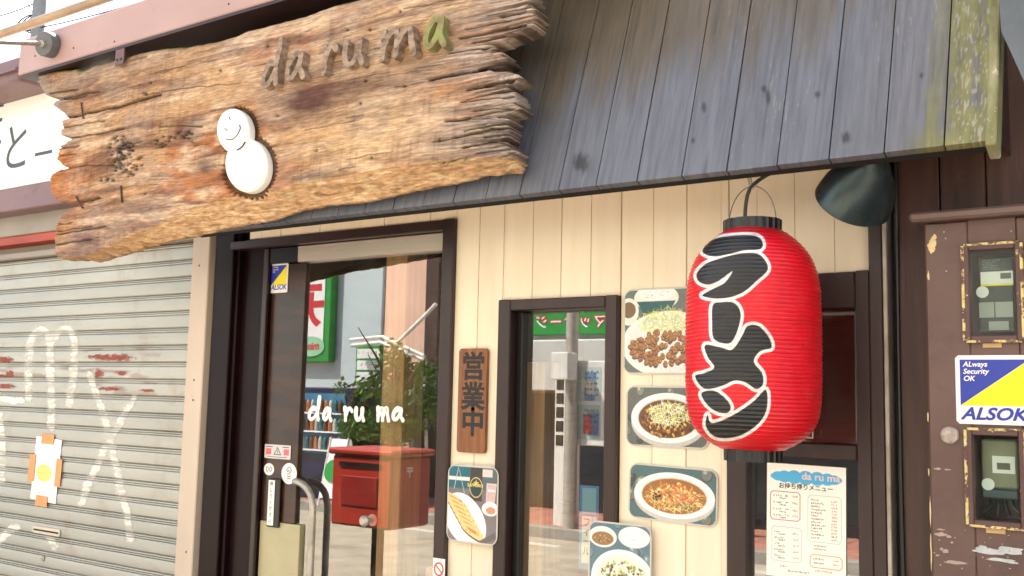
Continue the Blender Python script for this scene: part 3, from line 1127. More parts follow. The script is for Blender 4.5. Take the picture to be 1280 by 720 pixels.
for px_, py_ in ((44, 70), (286, 5), (92, 60), (143, 52)):
    MB().lathe([(0.004, 0), (0.003, 0.002), (0, 0.002)], W(px_, py_, -.4603), (0, -1, 0), 10).build('rivet', M_blackpaint, beam)
# rod in a round rubber mount on the beam's end
cpos = W(57, 55, -.50)
tip = W(-30, 52, -.80)
ax = (tip - cpos).normalized()
rod = thing('pole_mount', 'thin steel rod in a round grey mount on the pink beam', 'pole mount', cpos)
MB().lathe([(0, -0.035), (0.05, -0.035), (0.052, -0.03), (0.052, 0.006), (0.049, 0.011), (0.02, 0.011), (0, 0.011)], cpos, (0.18, -0.97, -0.1), 32).build('disc', pm('grey_rubber', (112, 112, 112), (92, 92, 93), scale=10, rough=0.6), rod, smooth=True)
MB().tube([cpos + Vector((-.006, -.01, 0)), tip], 0.0095, 12).build('rod', M_steel, rod, smooth=True)
MB().lathe([(0.016, 0.01), (0.016, 0.02), (0.012, 0.024), (0, 0.024)], cpos, tuple(ax), 6).build('nut', M_steel, rod)

# pipe and cables against the sky
pz = W(64, 26, -.2)
pzl = W(-30, 60, -.2)
MB().tube([(-8.0, -.2, pz.z + 0.02), (-3.55, -.2, pz.z + 0.02)], 0.022, 12).build('roof_pipe', pm('tan_pipe', (176, 150, 118), (150, 124, 96), scale=4, rough=0.5), None, smooth=True, org=(-5.5, -.2, pz.z))
setp(bpy.data.objects['roof_pipe'], 'tan roof pipe running above the pink beam against the sky', 'pipe')
up_ = thing('utility_pole', 'far grey utility pole carrying wires behind the shuttered shop', 'utility pole', (-17.2, 7.0, 0))
a = W(50, 0, 7.0)
MB().tube([(a.x, 7.0, 0), (a.x, 7.0, 9.5)], [0.16, 0.11], 16).build('pole', pm('concrete_pole', (150, 148, 142), (136, 134, 128), rough=0.8), up_, smooth=True)
w_ = MB()
for (x0, y0), (x1, y1) in (((-40, 26), (70, -10)), ((-40, 48), (220, -12)), ((30, -10), (52, 24))):
    A, B = W(x0, y0, 7.0), W(x1, y1, 7.0)
    w_.tube([A.lerp(B, t) - Vector((0, 0, 0.12 * 4 * t * (1 - t))) for t in [k / 8 for k in range(9)]], 0.012, 6)
w_.build('wire', M_black, up_)
lp = MB()
cc = W(32, 27, 7.0)
for k in range(5):
    lp.tube([(cc.x + (.30 - .02 * k) * math.cos(t) + .05 * k, 7.0 + .03 * k, cc.z + (.10 + .012 * k) * math.sin(t + .3) - .02 * k) for t in [6.2832 * i / 28 for i in range(29)]], 0.014, 6)
lp.build('wire_coil', M_black, up_, smooth=True)

# ================================================================== weathered wooden slab sign
SN = Vector((0, -1, math.tan(math.radians(5)))).normalized()
SPT = Vector((-2.5, -0.50, 2.06))
SU = Vector((0, math.tan(math.radians(5)), 1)).normalized()


def st(x, y):
    p = WP(x, y, SPT, SN) - SPT
    return (p.x, p.dot(SU))


def sl3(s, t, d):
    return (SPT.x + s, SPT.y + t * SU.y + d * SN.y, SPT.z + t * SU.z + d * SN.z)


top_px = [(44, 94), (60, 89), (78, 86), (92, 85), (100, 88), (117, 80.5), (144, 73), (172, 65), (205, 59), (230, 57), (267, 50.5), (294, 43), (305, 37.5), (340, 28), (365, 22), (389, 15), (410, 7), (450, -3), (520, -15), (600, -28), (668, -36)]
bot_px = [(66, 322), (97, 321), (104, 323.5), (136, 314), (168, 304), (200, 295), (232, 288.5), (248, 285), (270, 279), (295, 274), (327, 268), (359, 257), (400, 249), (440, 246), (480, 236), (520, 227), (560, 220), (588, 212), (640, 206.5), (668, 202)]
bev_px = [(66, 321), (104, 320), (136, 307), (168, 294), (219, 269), (248, 256.5), (280, 248.5), (321, 245), (340, 238), (359, 231), (400, 226), (440, 219), (478, 211), (520, 206), (567, 199), (636, 194.6), (668, 190)]
left_px = [(69, 320), (66, 300), (70, 279), (78, 266), (95, 258), (108, 252), (85, 252), (69, 250), (61, 240.5), (62, 221), (72, 212), (84, 210), (69, 199), (73.5, 183), (75, 169), (90, 173), (77, 151), (81.5, 143), (64, 130), (75, 122), (56, 119), (48, 105), (44, 94)]
right_px = [(661, -20), (661, 3), (667, 27), (650, 38), (627, 49), (603, 53.5), (615, 56.5), (630, 73), (634, 77), (612, 83), (600, 86), (636, 89), (650, 96.5), (636, 102), (641, 119), (646, 136.6), (630, 145), (616, 146), (631, 160), (631, 175), (639, 187), (639, 205)]
T_ = np.array([st(*p) for p in top_px])
B_ = np.array([st(*p) for p in bot_px])
V_ = np.array([st(*p) for p in bev_px])
NU, NV = 860, 300
s_all = np.linspace(T_[0, 0] - 0.1, T_[-1, 0] + 0.1, 2000)
topf = lambda s: np.interp(s, T_[:, 0], T_[:, 1]) + 0.006 * (fbm(s * 30, s * 0, 2, 4) - 0.5)
botf = lambda s: np.interp(s, B_[:, 0], B_[:, 1]) + 0.008 * (fbm(s * 40, s * 0, 5, 4) - 0.5)
bevf = lambda s: np.interp(s, V_[:, 0], V_[:, 1]) + 0.010 * (fbm(s * 22, s * 0, 8, 4) - 0.5)


def endf(pts):
    q = np.array([st(*p) for p in pts])
    v = (q[:, 1] - botf(q[:, 0])) / (topf(q[:, 0]) - botf(q[:, 0]))
    o = np.argsort(v)
    return v[o], q[o, 0]


lv, lx = endf(left_px)
rv, rx_ = endf(right_px)
v = np.linspace(0, 1, NV)
u = np.linspace(0, 1, NU)
Lx = np.interp(v, lv, lx) + 0.018 * (fbm(v * 90, v * 0, 3, 4) - 0.5) + 0.006 * rng.random(NV)
Rx = np.interp(v, rv, rx_) + 0.040 * (fbm(v * 75, v * 0, 6, 4) - 0.5) + 0.028 * (rng.random(NV) - 0.6) * sstep(.45, .6, fbm(v * 30, v * 0 + 3, 2, 2))
Uq, Vq = np.meshgrid(u, v)
s = Lx[:, None] + Uq * (Rx - Lx)[:, None]
tb, tt = botf(s), topf(s)
t = tb + Vq * (tt - tb)
sc = t - 0.30 * (s - s.mean()) * 0 
pj = PJ(np.stack(sl3(s, t, 0 * s), -1).reshape(-1, 3))
px, py = pj[:, 0].reshape(s.shape), pj[:, 1].reshape(s.shape)
endw = np.maximum(sstep(0.16, 0.0, s - Lx[:, None]), sstep(0.30, 0.0, Rx[:, None] - s))
rw = sstep(0.34, 0.0, Rx[:, None] - s)
# grain runs along the slab, bending a little round the knots
warp = 0.05 * (fbm(s * 2.2, t * 4, 1, 3) - 0.5) + 0.05 * (s * 0.02)
tg = t + warp
grain = fbm(s * 5, tg * 150, 4, 4) - 0.5
grain2 = fbm(s * 14, tg * 420, 9, 3) - 0.5
ringn = np.sin(tg * 190 + 7 * fbm(s * 1.5, t * 6, 12, 3))
D = 0.0012 * grain + 0.0009 * grain2 + 0.006 * (fbm(s * 2.5, t * 5, 7, 4) - 0.5)
fib = fbm(s * 4, tg * 330, 12, 3) - 0.5
D += endw * endw * (0.009 * grain + 0.012 * fib) - 0.008 * rw
saw = sstep(0.55, 0.75, fbm(s * 60, t * 4, 13, 2)) * 0.0006
D -= saw
# cracks
CR = [([(74, 147), (100, 143), (125, 137), (150, 132), (165, 127), (198, 118)], 1.5, .020), ([(52, 122), (75, 122.5), (90, 122), (107, 119)], 1.2, .014), ([(75, 172), (100, 171), (130, 165), (155, 160)], 1.0, .010),
      ([(80, 256), (100, 252), (122, 247)], 2.0, .020), ([(536, 99), (560, 93), (580, 89), (605, 85)], 1.6, .022), ([(612, 147), (580, 149), (556, 152)], 1.0, .010), ([(198, 158), (225, 157), (252, 158)], 0.8, .006),
      ([(610, 56), (585, 61), (560, 66)], 1.0, .010), ([(60, 144), (80, 140)], 1.2, .012), ([(180, 118), (250, 108), (300, 104)], 0.6, .004), ([(640, 120), (600, 124), (575, 127)], 0.9, .010), ([(638, 105), (610, 108), (590, 110)], .9, .010),
      ([(640, 135), (612, 136), (590, 139)], .8, .008), ([(600, 165), (575, 171), (540, 178)], .7, .005), ([(505, 10), (540, 4), (570, -2)], .8, .006), ([(128, 185), (150, 186), (190, 178)], .6, .004), ([(85, 210), (110, 206), (140, 207)], .7, .005)]
r9 = random.Random(21)
for k in range(18):
    y0 = r9.uniform(8, 196)
    L_ = r9.uniform(25, 85)
    x0 = 655 if y0 < 40 else 640
    CR.append(([(x0, y0), (x0 - L_ * .5, y0 + L_ * .09 + r9.uniform(-1, 1)), (x0 - L_, y0 + L_ * .2)], r9.uniform(.7, 1.3), r9.uniform(.006, .018)))
for k in range(9):
    y0 = r9.uniform(110, 315)
    L_ = r9.uniform(15, 60)
    CR.append(([(62, y0), (70 + L_ * .5, y0 - L_ * .11), (72 + L_, y0 - L_ * .2)], r9.uniform(.6, 1.1), r9.uniform(.004, .012)))
for k in range(16):
    x0, y0 = r9.uniform(120, 560), r9.uniform(60, 220)
    L_ = r9.uniform(20, 70)
    CR.append(([(x0, y0), (x0 + L_ * .5, y0 - L_ * .1), (x0 + L_, y0 - L_ * .19)], .55, .003))
crk = np.zeros(s.shape)
for pts, w_, dp in CR:
    d = seg_dist(px, py + 3 * (fbm(s * 18, t * 10, 3, 3) - 0.5), pts)
    k = np.exp(-(d / w_) ** 2)
    D -= dp * k
    crk = np.maximum(crk, k)
fine = sstep(0.70, 0.80, fbm(s * 3, tg * 210, 14, 3)) * sstep(0.35, 0.6, fbm(s * 3, t * 8, 2, 2))
D -= 0.0015 * fine
# worm holes and pits
ph = np.zeros(s.shape)
for (cx_, cy_, rx1, ry1, n_) in ((150, 190, 16, 22, 60), (157, 212, 14, 8, 26), (133, 224, 9, 3, 8), (165, 205, 25, 12, 16), (203, 176, 18, 7, 14), (230, 172, 14, 10, 10)):
    for _ in range(n_):
        a_, q_ = rnd.uniform(0, 6.28), math.sqrt(rnd.random())
        r_ = rnd.uniform(0.8, 2.0)
        hx, hy = cx_ + q_ * rx1 * math.cos(a_), cy_ + q_ * ry1 * math.sin(a_)
        m_ = (np.abs(px - hx) < 8) & (np.abs(py - hy) < 8)
        ph[m_] = np.maximum(ph[m_], np.exp(-(np.hypot((px[m_] - hx) / 1.5, py[m_] - hy) / r_) ** 2))
for hx, hy in ((188, 103), (182, 117), (275, 88), (334, 57), (434, 37), (462, 37), (500, 14), (457, 101), (505, 108), (450, 129), (347, 145), (464, 197), (395, 188), (180, 242), (200, 118), (548, 175)):
    ph = np.maximum(ph, np.exp(-(np.hypot(px - hx, py - hy) / 1.7) ** 2))
D -= 0.008 * ph
# live edge: the lower edge falls back to the wall, the upper edge is rounded
tv = bevf(s)
bv = sstep(0.004, -0.004, t - tv)
fall = np.clip((tv - t) / np.maximum(tv - tb, 0.01), 0, 1)
D = D - fall * 0.055 - bv * (0.016 * (fbm(s * 14, t * 60, 10, 5) - 0.5) + 0.004)
ed = np.clip(1 - (tt - t) / 0.02, 0, 1)
D -= 0.016 * ed * ed
for e_ in (s - Lx[:, None], Rx[:, None] - s):
    k = np.clip(1 - e_ / 0.008, 0, 1)
    D -= 0.007 * k * k
# carved bed round the figure
HD, BD = (299, 166, 21, 28), (313, 208, 29, 35)
hd = np.hypot((px - HD[0]) / HD[2], (py - HD[1]) / HD[3])
b_d = np.hypot((px - BD[0]) / BD[2], (py - BD[1]) / BD[3])
near = np.minimum((hd - 1) * 24, (b_d - 1) * 31)
ang = np.where((hd - 1) * 24 < (b_d - 1) * 31, np.arctan2(py - HD[1], px - HD[0]), np.arctan2(py - BD[1], px - BD[0]))
teeth = 4.0 + 1.4 * np.sin(ang * 40) * (0.5 + fbm(ang * 3, ang * 0, 2, 2)) + 4.0 * sstep(200, 225, py) * sstep(302, 285, px)
bed = sstep(teeth + 0.8, teeth - 0.8, near)
D -= 0.012 * bed
# colour of the weathered timber itself
base = lin((198, 158, 112)) * np.ones(s.shape + (1,))
n_big = fbm(s * 2.2, t * 4.5, 1, 4)
n_mid = fbm(s * 7, t * 18, 3, 5)
n_fin = fbm(s * 30, t * 90, 6, 4)


def lay(b, c, m):
    m = np.clip(m, 0, 1)[..., None]
    return b * (1 - m) + lin(c) * m


def spot(x, y, rx, ry, k=0.0):
    return np.exp(-(((px - x) / rx) ** 2 + ((py - y + (px - x) * k) / ry) ** 2))


base = lay(base, (188, 118, 66), sstep(0.42, 0.62, n_big) * 0.8)
base = lay(base, (232, 204, 164), sstep(0.45, 0.66, n_mid) * 0.8)
base = lay(base, (118, 78, 56), sstep(0.52, 0.70, fbm(s * 4, tg * 34, 6, 5)) * 0.75)
base = lay(base, (226, 190, 138), spot(500, 150, 100, 55) * 0.6 + spot(410, 190, 70, 30) * .5 + spot(250, 110, 60, 25, .25) * .5)
base = lay(base, (104, 70, 58), (spot(420, 112, 90, 20, .2) + spot(380, 128, 26, 16) + spot(560, 80, 60, 14, .2) * .7) * sstep(.3, .6, n_mid + .12) * 0.85)
base = lay(base, (112, 80, 62), spot(120, 105, 90, 26, .22) * sstep(.35, .6, n_mid + .08) * 0.8)
grey_m = sstep(0.4, 0.65, fbm(s * 5, t * 9, 11, 4)) * 0.35 + rw * 0.75 + sstep(0.12, 0.0, s - Lx[:, None]) * sstep(0.5, .9, Vq) * 0.8 + sstep(0.12, 0, tt - t) * 0.3
base = lay(base, (176, 160, 142), grey_m)
base = lay(base, (84, 68, 56), rw * sstep(0.45, 0.60, fbm(s * 4, tg * 170, 8, 4)) * 0.85)
base = lay(base, (216, 204, 188), rw * sstep(0.55, 0.70, fbm(s * 4, tg * 150 + 9, 3, 4)) * 0.8)
base = lay(base, (100, 78, 64), spot(230, 165, 18, 12) * .8 + spot(256, 207, 16, 12) * .8 + spot(548, 175, 9, 6) * .6)
base = lay(base, (104, 70, 80), spot(108, 298, 20, 8) * 0.75)
base = lay(base, (200, 128, 62), sstep(140, 60, px) * sstep(180, 200, py) * sstep(290, 250, py) * 0.6)
base = lay(base, (60, 46, 34), spot(150, 192, 16, 22) * sstep(0.35, 0.6, fbm(s * 40, t * 40, 2, 3)) * 0.9)
base = base * (1 + 0.55 * grain[..., None] + 0.5 * grain2[..., None] + 0.05 * ringn[..., None] + 0.5 * (n_fin[..., None] - 0.5))
base = base * (1 - 0.22 * sstep(0.55, 0.75, fbm(s * 110, t * 5, 13, 3))[..., None] * sstep(0.4, 0.6, fbm(s * 4, t * 6, 4, 2))[..., None])
base = lay(base, (218, 178, 128), bv * 0.85)
base = lay(base, (244, 222, 172), bv * sstep(0.48, 0.7, fbm(s * 22, t * 120, 5, 5)) * 0.6)
base = lay(base, (150, 108, 62), bv * sstep(0.50, 0.72, fbm(s * 30, t * 160, 8, 5)) * 0.6)
base = lay(base, (150, 144, 70), sstep(0.03, 0.0, tt - t) * sstep(330, 230, px) * sstep(0.35, 0.6, fbm(s * 14, t * 20, 9, 3)) * 0.8)
base = lay(base, (44, 32, 25), crk * 0.85)
base = lay(base, (58, 40, 28), fine * 0.35)
base = lay(base, (26, 19, 15), ph * 0.95)
base = lay(base, (78, 54, 34), bed * 0.8)
base = np.clip(base * np.array([0.77, 0.76, 0.83]), 0.005, 0.8)


def ringa(A):
    A = np.concatenate([A[:, :1], A, A[:, -1:]], 1)
    return np.concatenate([A[:1], A, A[-1:]], 0)


s2, t2, D2, c2 = ringa(s), ringa(t), ringa(D), ringa(base)
for q in ((0, slice(None)), (-1, slice(None)), (slice(None), 0), (slice(None), -1)):
    D2[q] = -0.075
    c2[q] = c2[q] * 0.7
slab = thing('slab_sign', 'rough weathered wooden slab sign with split ends and raised wooden letters', 'sign', tuple(sl3(0, 0, -.04)))
M_slab = pm('weathered_timber', (1.3, 1.28, 1.25), (0.58, 0.57, 0.58), attr=True, scale=22, stretch=(1.3, 4, 9), lo=0.3, hi=0.7, rough=0.8, bump=0.8, bscale=40, bstretch=(1.2, 8, 12), spec=0.3)
grid_mesh('board', np.stack(sl3(s2, t2, D2), -1), c2, None, M_slab, slab)
k_ = 12
grid_mesh('back_face', np.stack(sl3(s[::-1][::k_, ::k_], t[::-1][::k_, ::k_], 0 * s[::-1][::k_, ::k_] - .0745), -1), base[::-1][::k_, ::k_] * 0.7, None, M_slab, slab)
# iron cramps
for x0, y0, x1, y1 in ((102.5, 129, 105, 148), (152, 233, 153.5, 253), (96, 246, 104, 260)):
    a, b = st(x0, y0), st(x1, y1)
    MB().tube([sl3(a[0], a[1], -.01), sl3(a[0], a[1], .004), sl3(b[0], b[1], .004), sl3(b[0], b[1], -.01)], 0.0032, 6).build('iron_cramp', pm('rusty_iron', (84, 54, 44), (64, 42, 36), rough=0.7), slab)
# letters cut from timber
M_letter = pm('letter_timber', (166, 144, 122), (104, 84, 70), scale=30, stretch=(1, 1, 2), rough=0.7, bump=0.4, bscale=60)
M_letter_edge = pm('letter_timber_moss', (138, 140, 84), (120, 110, 72), scale=22, lo=.42, hi=.58, rough=0.75, bump=0.4, bscale=60)
for ch, x0, x1, yb, yt, mossy in (('d', 331, 359, 112, 57, 0), ('a', 360, 391, 104, 70, 0), ('r', 405, 429, 94, 60, 0), ('u', 432, 464, 87, 55, 0), ('m', 477, 530, 78, 40, 0), ('a', 532, 567, 65, 27, 1)):
    x0, x1 = x0 + 3.5, x1 - 3.5
    a = st(x0, yb + 1)
    b = st(x1, yb - 2 - 0.10 * (x1 - x0))
    c = st((x0 + x1) / 2, yt)
    wd_, hg = b[0] - a[0], c[1] - (a[1] + b[1]) / 2
    sk = (b[1] - a[1]) / wd_
    lm = MB()
    for k, sk_pts in enumerate(LETTERS[ch]):
        pts = [(a[0] + x * wd_, a[1] + y * hg + sk * x * wd_) for x, y in sk_pts]
        ribbon(lm, pts, lambda q: 0.0205 + 0.002 * math.sin(q * 9), -0.006, 0.028 + 0.0012 * k, sl3, mi=0)
    lm.build('letter', M_letter_edge if mossy else M_letter, slab)
# round white figure: a small head on a large body
M_fig = pm('white_figure_paint', (244, 240, 230), (236, 231, 219), scale=12, rough=0.5, bump=0.05)
for n_, (cx_, cy_, rx1, ry1), rot, lift in (('figure_body', (312.5, 208, 26.5, 34), -0.10, 0.004), ('figure_head', (298, 166, 20.5, 28), -0.06, 0.0105)):
    mb = MB()
    rings = [(1.0, -0.012), (1.0, 0.008), (0.97, 0.013), (0.9, 0.0165), (0.7, 0.019), (0.4, 0.0205), (0.05, 0.021)]
    n_s = 56
    for rr, dd in rings:
        for k in range(n_s):
            a_ = 2 * math.pi * k / n_s
            x, y = rr * rx1 * math.cos(a_), rr * ry1 * math.sin(a_)
            x, y = x * math.cos(rot) - y * math.sin(rot), x * math.sin(rot) + y * math.cos(rot)
            q = st(cx_ + x, cy_ + y)
            mb.v.append(sl3(q[0], q[1], dd + lift))
    for i in range(len(rings) - 1):
        for k in range(n_s):
            k2 = (k + 1) % n_s
            mb.f.append((i * n_s + k, i * n_s + k2, (i + 1) * n_s + k2, (i + 1) * n_s + k))
            mb.m.append(0)
    mb.f.append(tuple((len(rings) - 1) * n_s + k for k in range(n_s)))
    mb.m.append(0)
    ob = mb.build(n_, M_fig, slab, smooth=True)
fc = MB()
for pts, w_ in (([(292, 178), (299, 178), (305, 173), (309, 165), (308.5, 160)], .0028), ([(295.5, 150), (297, 154)], .0022), ([(290, 164), (293, 167)], .0022), ([(305, 191), (311, 187), (315, 181)], .002)):
    ribbon(fc, [st(*p) for p in pts], w_, 0.028, 0.0328, sl3)
fc.build('face_line', M_ink, slab)

# ================================================================== red paper lantern
LY = -0.30
lt, lb = W(941, 289, LY).z, W(939, 561, LY).z
lcx = (W(941, 430, LY).x)
LR = 0.168
dpth = ((np.array([lcx, LY, 1.7]) - CAM) @ RC[2])
LR = (1026 - 857) / 2 * dpth / FPX * 0.995
LH = lt - lb
lan = thing('paper_lantern', 'large red ribbed lantern with black brush lettering hanging under the canopy', 'lantern', (lcx, LY, lb - 0.03))
NRIB = 56
nrow = 460
zz = np.linspace(0, 1, nrow)
zn = np.abs(zz * 2 - 1)
prof = LR * (1 - 0.60 * np.clip(zn, 0, 1) ** 5.2)
prof = np.where(zz > 0.5, LR * (1 - 0.56 * zn ** 4.6), LR * (1 - 0.52 * zn ** 7.0)) * (1 - 0.025 * np.abs(zz - 0.45))
zw = zz + 0.004 * (fbm(zz * 14, zz * 0, 5, 3) - 0.5) * 2
rib = np.abs(np.sin(np.pi * zw * NRIB)) ** 0.8
prof = prof * (1 + 0.006 * (vnoise(np.floor(zw * NRIB) * 1.37, zz * 0, 4) - 0.5))
prof = prof - 0.0026 * (1 - rib) * 0 - 0.0030 * rib * (1 - rib * 0.2)
view = math.atan2(CAM[1] - LY, CAM[0] - lcx)
af = np.concatenate([np.linspace(-1.5, 1.5, 400), np.linspace(1.5, 2 * math.pi - 1.5, 90)[1:]])
A, Zr = np.meshgrid(af + view, zz)
rr = prof[:, None] * (1 + 0.009 * (fbm(A * 9, Zr * 56, 3, 3) - 0.5) + 0.010 * (fbm(A * 2.5, Zr * 5, 7, 3) - 0.5))
P = np.stack([lcx + rr * np.cos(A), LY + rr * np.sin(A), lb + Zr * LH + 0.0012 * np.sin(A * 3)], -1)
pj = PJ(P.reshape(-1, 3))
px, py = pj[:, 0].reshape(A.shape), pj[:, 1].reshape(A.shape)


def z5(pts):
    q = [(840 + x * 0.4717, 240 + y * 0.4717) for x, y in pts]
    return [tuple(p) for p in catmull(q, 4, True)]


GLY = [z5([(80, 158), (100, 130), (140, 118), (200, 114), (230, 120), (241, 138), (232, 152), (190, 155), (150, 165), (110, 171)]),
       z5([(66, 215), (90, 190), (130, 175), (180, 163), (225, 163), (248, 183), (253, 208), (225, 235), (190, 265), (150, 280), (110, 282), (80, 274), (110, 256), (140, 240), (160, 210), (125, 235), (95, 246), (70, 236)]),
       z5([(108, 300), (130, 292), (165, 294), (182, 320), (176, 360), (160, 395), (140, 402), (110, 388), (106, 345)]),
       z5([(186, 380), (200, 355), (230, 355), (257, 385), (264, 412), (246, 418), (230, 425), (217, 450), (239, 480), (241, 510), (222, 522), (195, 505), (165, 500), (130, 515), (85, 521), (61, 488), (85, 480), (112, 465), (94, 437), (88, 405), (130, 412), (160, 417)]),
       z5([(78, 533), (110, 526), (140, 545), (156, 570), (145, 586), (115, 581), (90, 560)]),
       z5([(94, 590), (104, 612), (140, 602), (185, 577), (220, 551), (249, 524), (252, 570), (236, 606), (200, 636), (160, 651), (115, 649), (90, 622)])]
fr_m = np.abs(((A - view + math.pi) % (2 * math.pi)) - math.pi) < 1.45
sdm = np.full(A.shape, 99.0)
box_ = fr_m & (px > 862) & (px < 970) & (py > 285) & (py < 558)
for gp in GLY:
    sdm[box_] = np.minimum(sdm[box_], poly_sd(px[box_], py[box_], gp))
red = lin((222, 16, 34)) * np.ones(A.shape + (1,))
wht = sstep(4.3, 3.5, sdm)[..., None]
blk = sstep(0.4, -0.4, sdm)[..., None]
col = red * (1 - wht) + lin((240, 236, 230)) * wht
col = col * (1 - blk) + lin((34, 34, 34)) * blk
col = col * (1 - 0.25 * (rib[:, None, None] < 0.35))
col = lay(col, (196, 60, 60), sstep(.5, .75, fbm(A * 8, Zr * 12, 9, 4)) * .22 * (1 - blk[..., 0]))
dust = sstep(0.93, 1.0, Zr)[..., None] * 0.5
col = col * (1 - dust) + lin((84, 30, 30)) * dust
M_lan = pm('lantern_vinyl', (1.04, 1.04, 1.04), (0.92, 0.92, 0.92), attr=True, scale=20, rough=0.34, bump=0.12, bscale=60)
grid_mesh('shade', P, col, None, M_lan, lan)
# the last column of the shade meets the first one
cap = MB()
r_t = prof[-1]
n_c = 96
for zc, hgt, rad in ((lt - 0.004, 0.030, r_t * 1.0), (lb - 0.029, 0.032, r_t * 0.98)):
    mb = MB()
    pr = []
    for k in range(n_c):
        pass
    b0 = len(mb.v)
    rows = [(0.0, 0.92), (0.0, 1.0), (hgt, 1.0), (hgt, 0.9)]
    for hh, sc_r in rows:
        for k in range(n_c):
            a_ = 2 * math.pi * k / n_c
            rr_ = rad * sc_r * (1 + 0.022 * (1 if (k // 2) % 2 else -1) * (0.5 + 0.5 * math.sin(k * 1.7)))
            mb.v.append((lcx + rr_ * math.cos(a_), LY + rr_ * math.sin(a_), zc + hh))
    for i in range(3):
        for k in range(n_c):
            k2 = (k + 1) % n_c
            mb.f.append((b0 + i * n_c + k, b0 + i * n_c + k2, b0 + (i + 1) * n_c + k2, b0 + (i + 1) * n_c + k))
            mb.m.append(0)
    mb.f.append(tuple(b0 + n_c * 3 + k for k in range(n_c)))
    mb.f.append(tuple(b0 + k for k in reversed(range(n_c))))
    mb.m += [0, 0]
    mb.build('cap_ring', M_black, lan)
hk = W(940, 233, LY)
bail = MB()
bail.tube([(lcx + 0.062 * math.cos(t) * 1.0, LY, lt + 0.02 + (hk.z - lt - 0.02) * math.sin(t)) for t in [math.pi * k / 24 for k in range(25)]], 0.0016, 8)
bail.build('wire_bail', M_greymetal, lan, smooth=True)
hkm = MB()
for x0, x1 in ((932, 938), (935, 941)):
    a, b = W(x0, 205, LY), W(x1, 236, LY)
    hkm.tube([a + Vector((0, 0, .06)), a, b], 0.0022, 8)
hkm.tube([(hk.x + .007 * math.cos(t), LY, hk.z + .008 * math.sin(t)) for t in [6.3 * k / 12 for k in range(13)]], 0.002, 8)
hkm.build('hook', M_steel, lan)
cb = MB()
pts = [W(931, 276, LY), W(932, 258, LY), W(935, 242, LY), W(941, 232, LY), W(955, 221, LY), W(975, 212, LY), W(1000, 206, LY), W(1012, 202, LY), W(1030, 196, LY) + Vector((0, .06, .05))]
cb.tube([Vector(p) for p in catmull([tuple(p) for p in pts], 5)], 0.0048, 10)
setp(cb.build('power_cable', M_black, None, smooth=True, org=tuple(pts[-1])), 'black power cable running from the canopy down to the red lantern', 'cable')

# ------------------------------------------------------------------ enamelled lamp under the canopy
lo_ = W(1092, 196, -0.30)
tgt = W(1062, 262, -0.36)
ax = Vector((-0.50, 0.55, -0.62)).normalized()
lamp = thing('canopy_lamp', 'dark bell shaped metal lamp under the right end of the canopy', 'lamp', tuple(lo_))
M_lampsh = pm('dark_teal_metal', (56, 70, 74), (40, 48, 52), scale=5, rough=0.3, metal=0.55, bump=0.05, rvar=0.08)
bell = [(0.016, -0.045), (0.024, -0.04), (0.03, -0.02), (0.036, 0.0), (0.05, 0.022), (0.07, 0.055), (0.086, 0.095), (0.093, 0.125), (0.095, 0.138), (0.0925, 0.140), (0.088, 0.122), (0.078, 0.09), (0.058, 0.05), (0.03, 0.02), (0.0, 0.015)]
MB().lathe(bell, tuple(lo_), tuple(ax), 48).build('shade', M_lampsh, lamp, smooth=True, angle=60)
MB().lathe([(0, 0.016), (0.018, 0.02), (0.03, 0.05), (0.034, 0.075), (0.026, 0.1), (0, 0.112)], tuple(lo_), tuple(ax), 24).build('bulb', pm('frosted_bulb', (226, 224, 214), (220, 216, 206), rough=0.3, bump=0), lamp, smooth=True)
MB().tube([lo_ - ax * 0.04, lo_ - ax * 0.09, lo_ + Vector((0, .03, 0.15)), lo_ + Vector((0, .06, 0.2))], 0.009, 10).build('arm', M_blackpaint, lamp, smooth=True)
bo = W(1052, 196, -0.33)

# ------------------------------------------------------------------ OPEN plaque
a, b = W(576, 436, -0.004), W(609, 567, -0.004)
pw, ph_ = W(610, 500, -.004).x - W(575, 500, -.004).x, a.z - b.z
cxp = W(592.5, 500, -.004).x
plq = thing('wooden_plaque', 'narrow wooden plaque with three black brush characters between door and window', 'plaque', (cxp, -0.004, b.z))
r_ = 0.012
out = []
for sx, sy, a0 in ((1, 1, 0), (-1, 1, 90), (-1, -1, 180), (1, -1, 270)):
    for k in range(5):
        t_ = math.radians(a0 + 22.5 * k)
        out.append((sx * (pw / 2 - r_) + r_ * math.cos(t_), ph_ / 2 + sy * (ph_ / 2 - r_) + r_ * math.sin(t_)))
M_plq = pm('plaque_wood', (150, 96, 56), (110, 66, 38), scale=5, stretch=(14, 1, 0.8), lo=0.3, hi=0.7, rough=0.55, bump=0.4, bscale=20, bstretch=(16, 1, 1), dirt=(84, 52, 32), dirt_scale=6, dirt_lo=0.55, dirt_hi=0.8)
MB().prism(out, 0.0, 0.014, front(cxp, b.z, -0.003)).build('board', M_plq, plq)
for ch, y in (('営', 458), ('業', 496), ('中', 528)):
    c = W(591.5 - (y - 458) * .012, y, -.018)
    sz = 0.098
    MB().text(ch, sz, front(c.x - sz * 0.5, c.z - sz * 0.36, -0.0172), d=0.0004, offset=0.0026, extrude=0.0003).build('character', M_blackpaint, plq)
for y in (440, 561):
    c = W(593 if y < 500 else 591, y, -.0175)
    MB().lathe([(0.003, 0), (0.0025, 0.0015), (0, 0.002)], tuple(c), (0, -1, 0), 10).build('nail', M_greymetal, plq)

# ================================================================== food photographs on the wall
NW = (252, 250, 244)


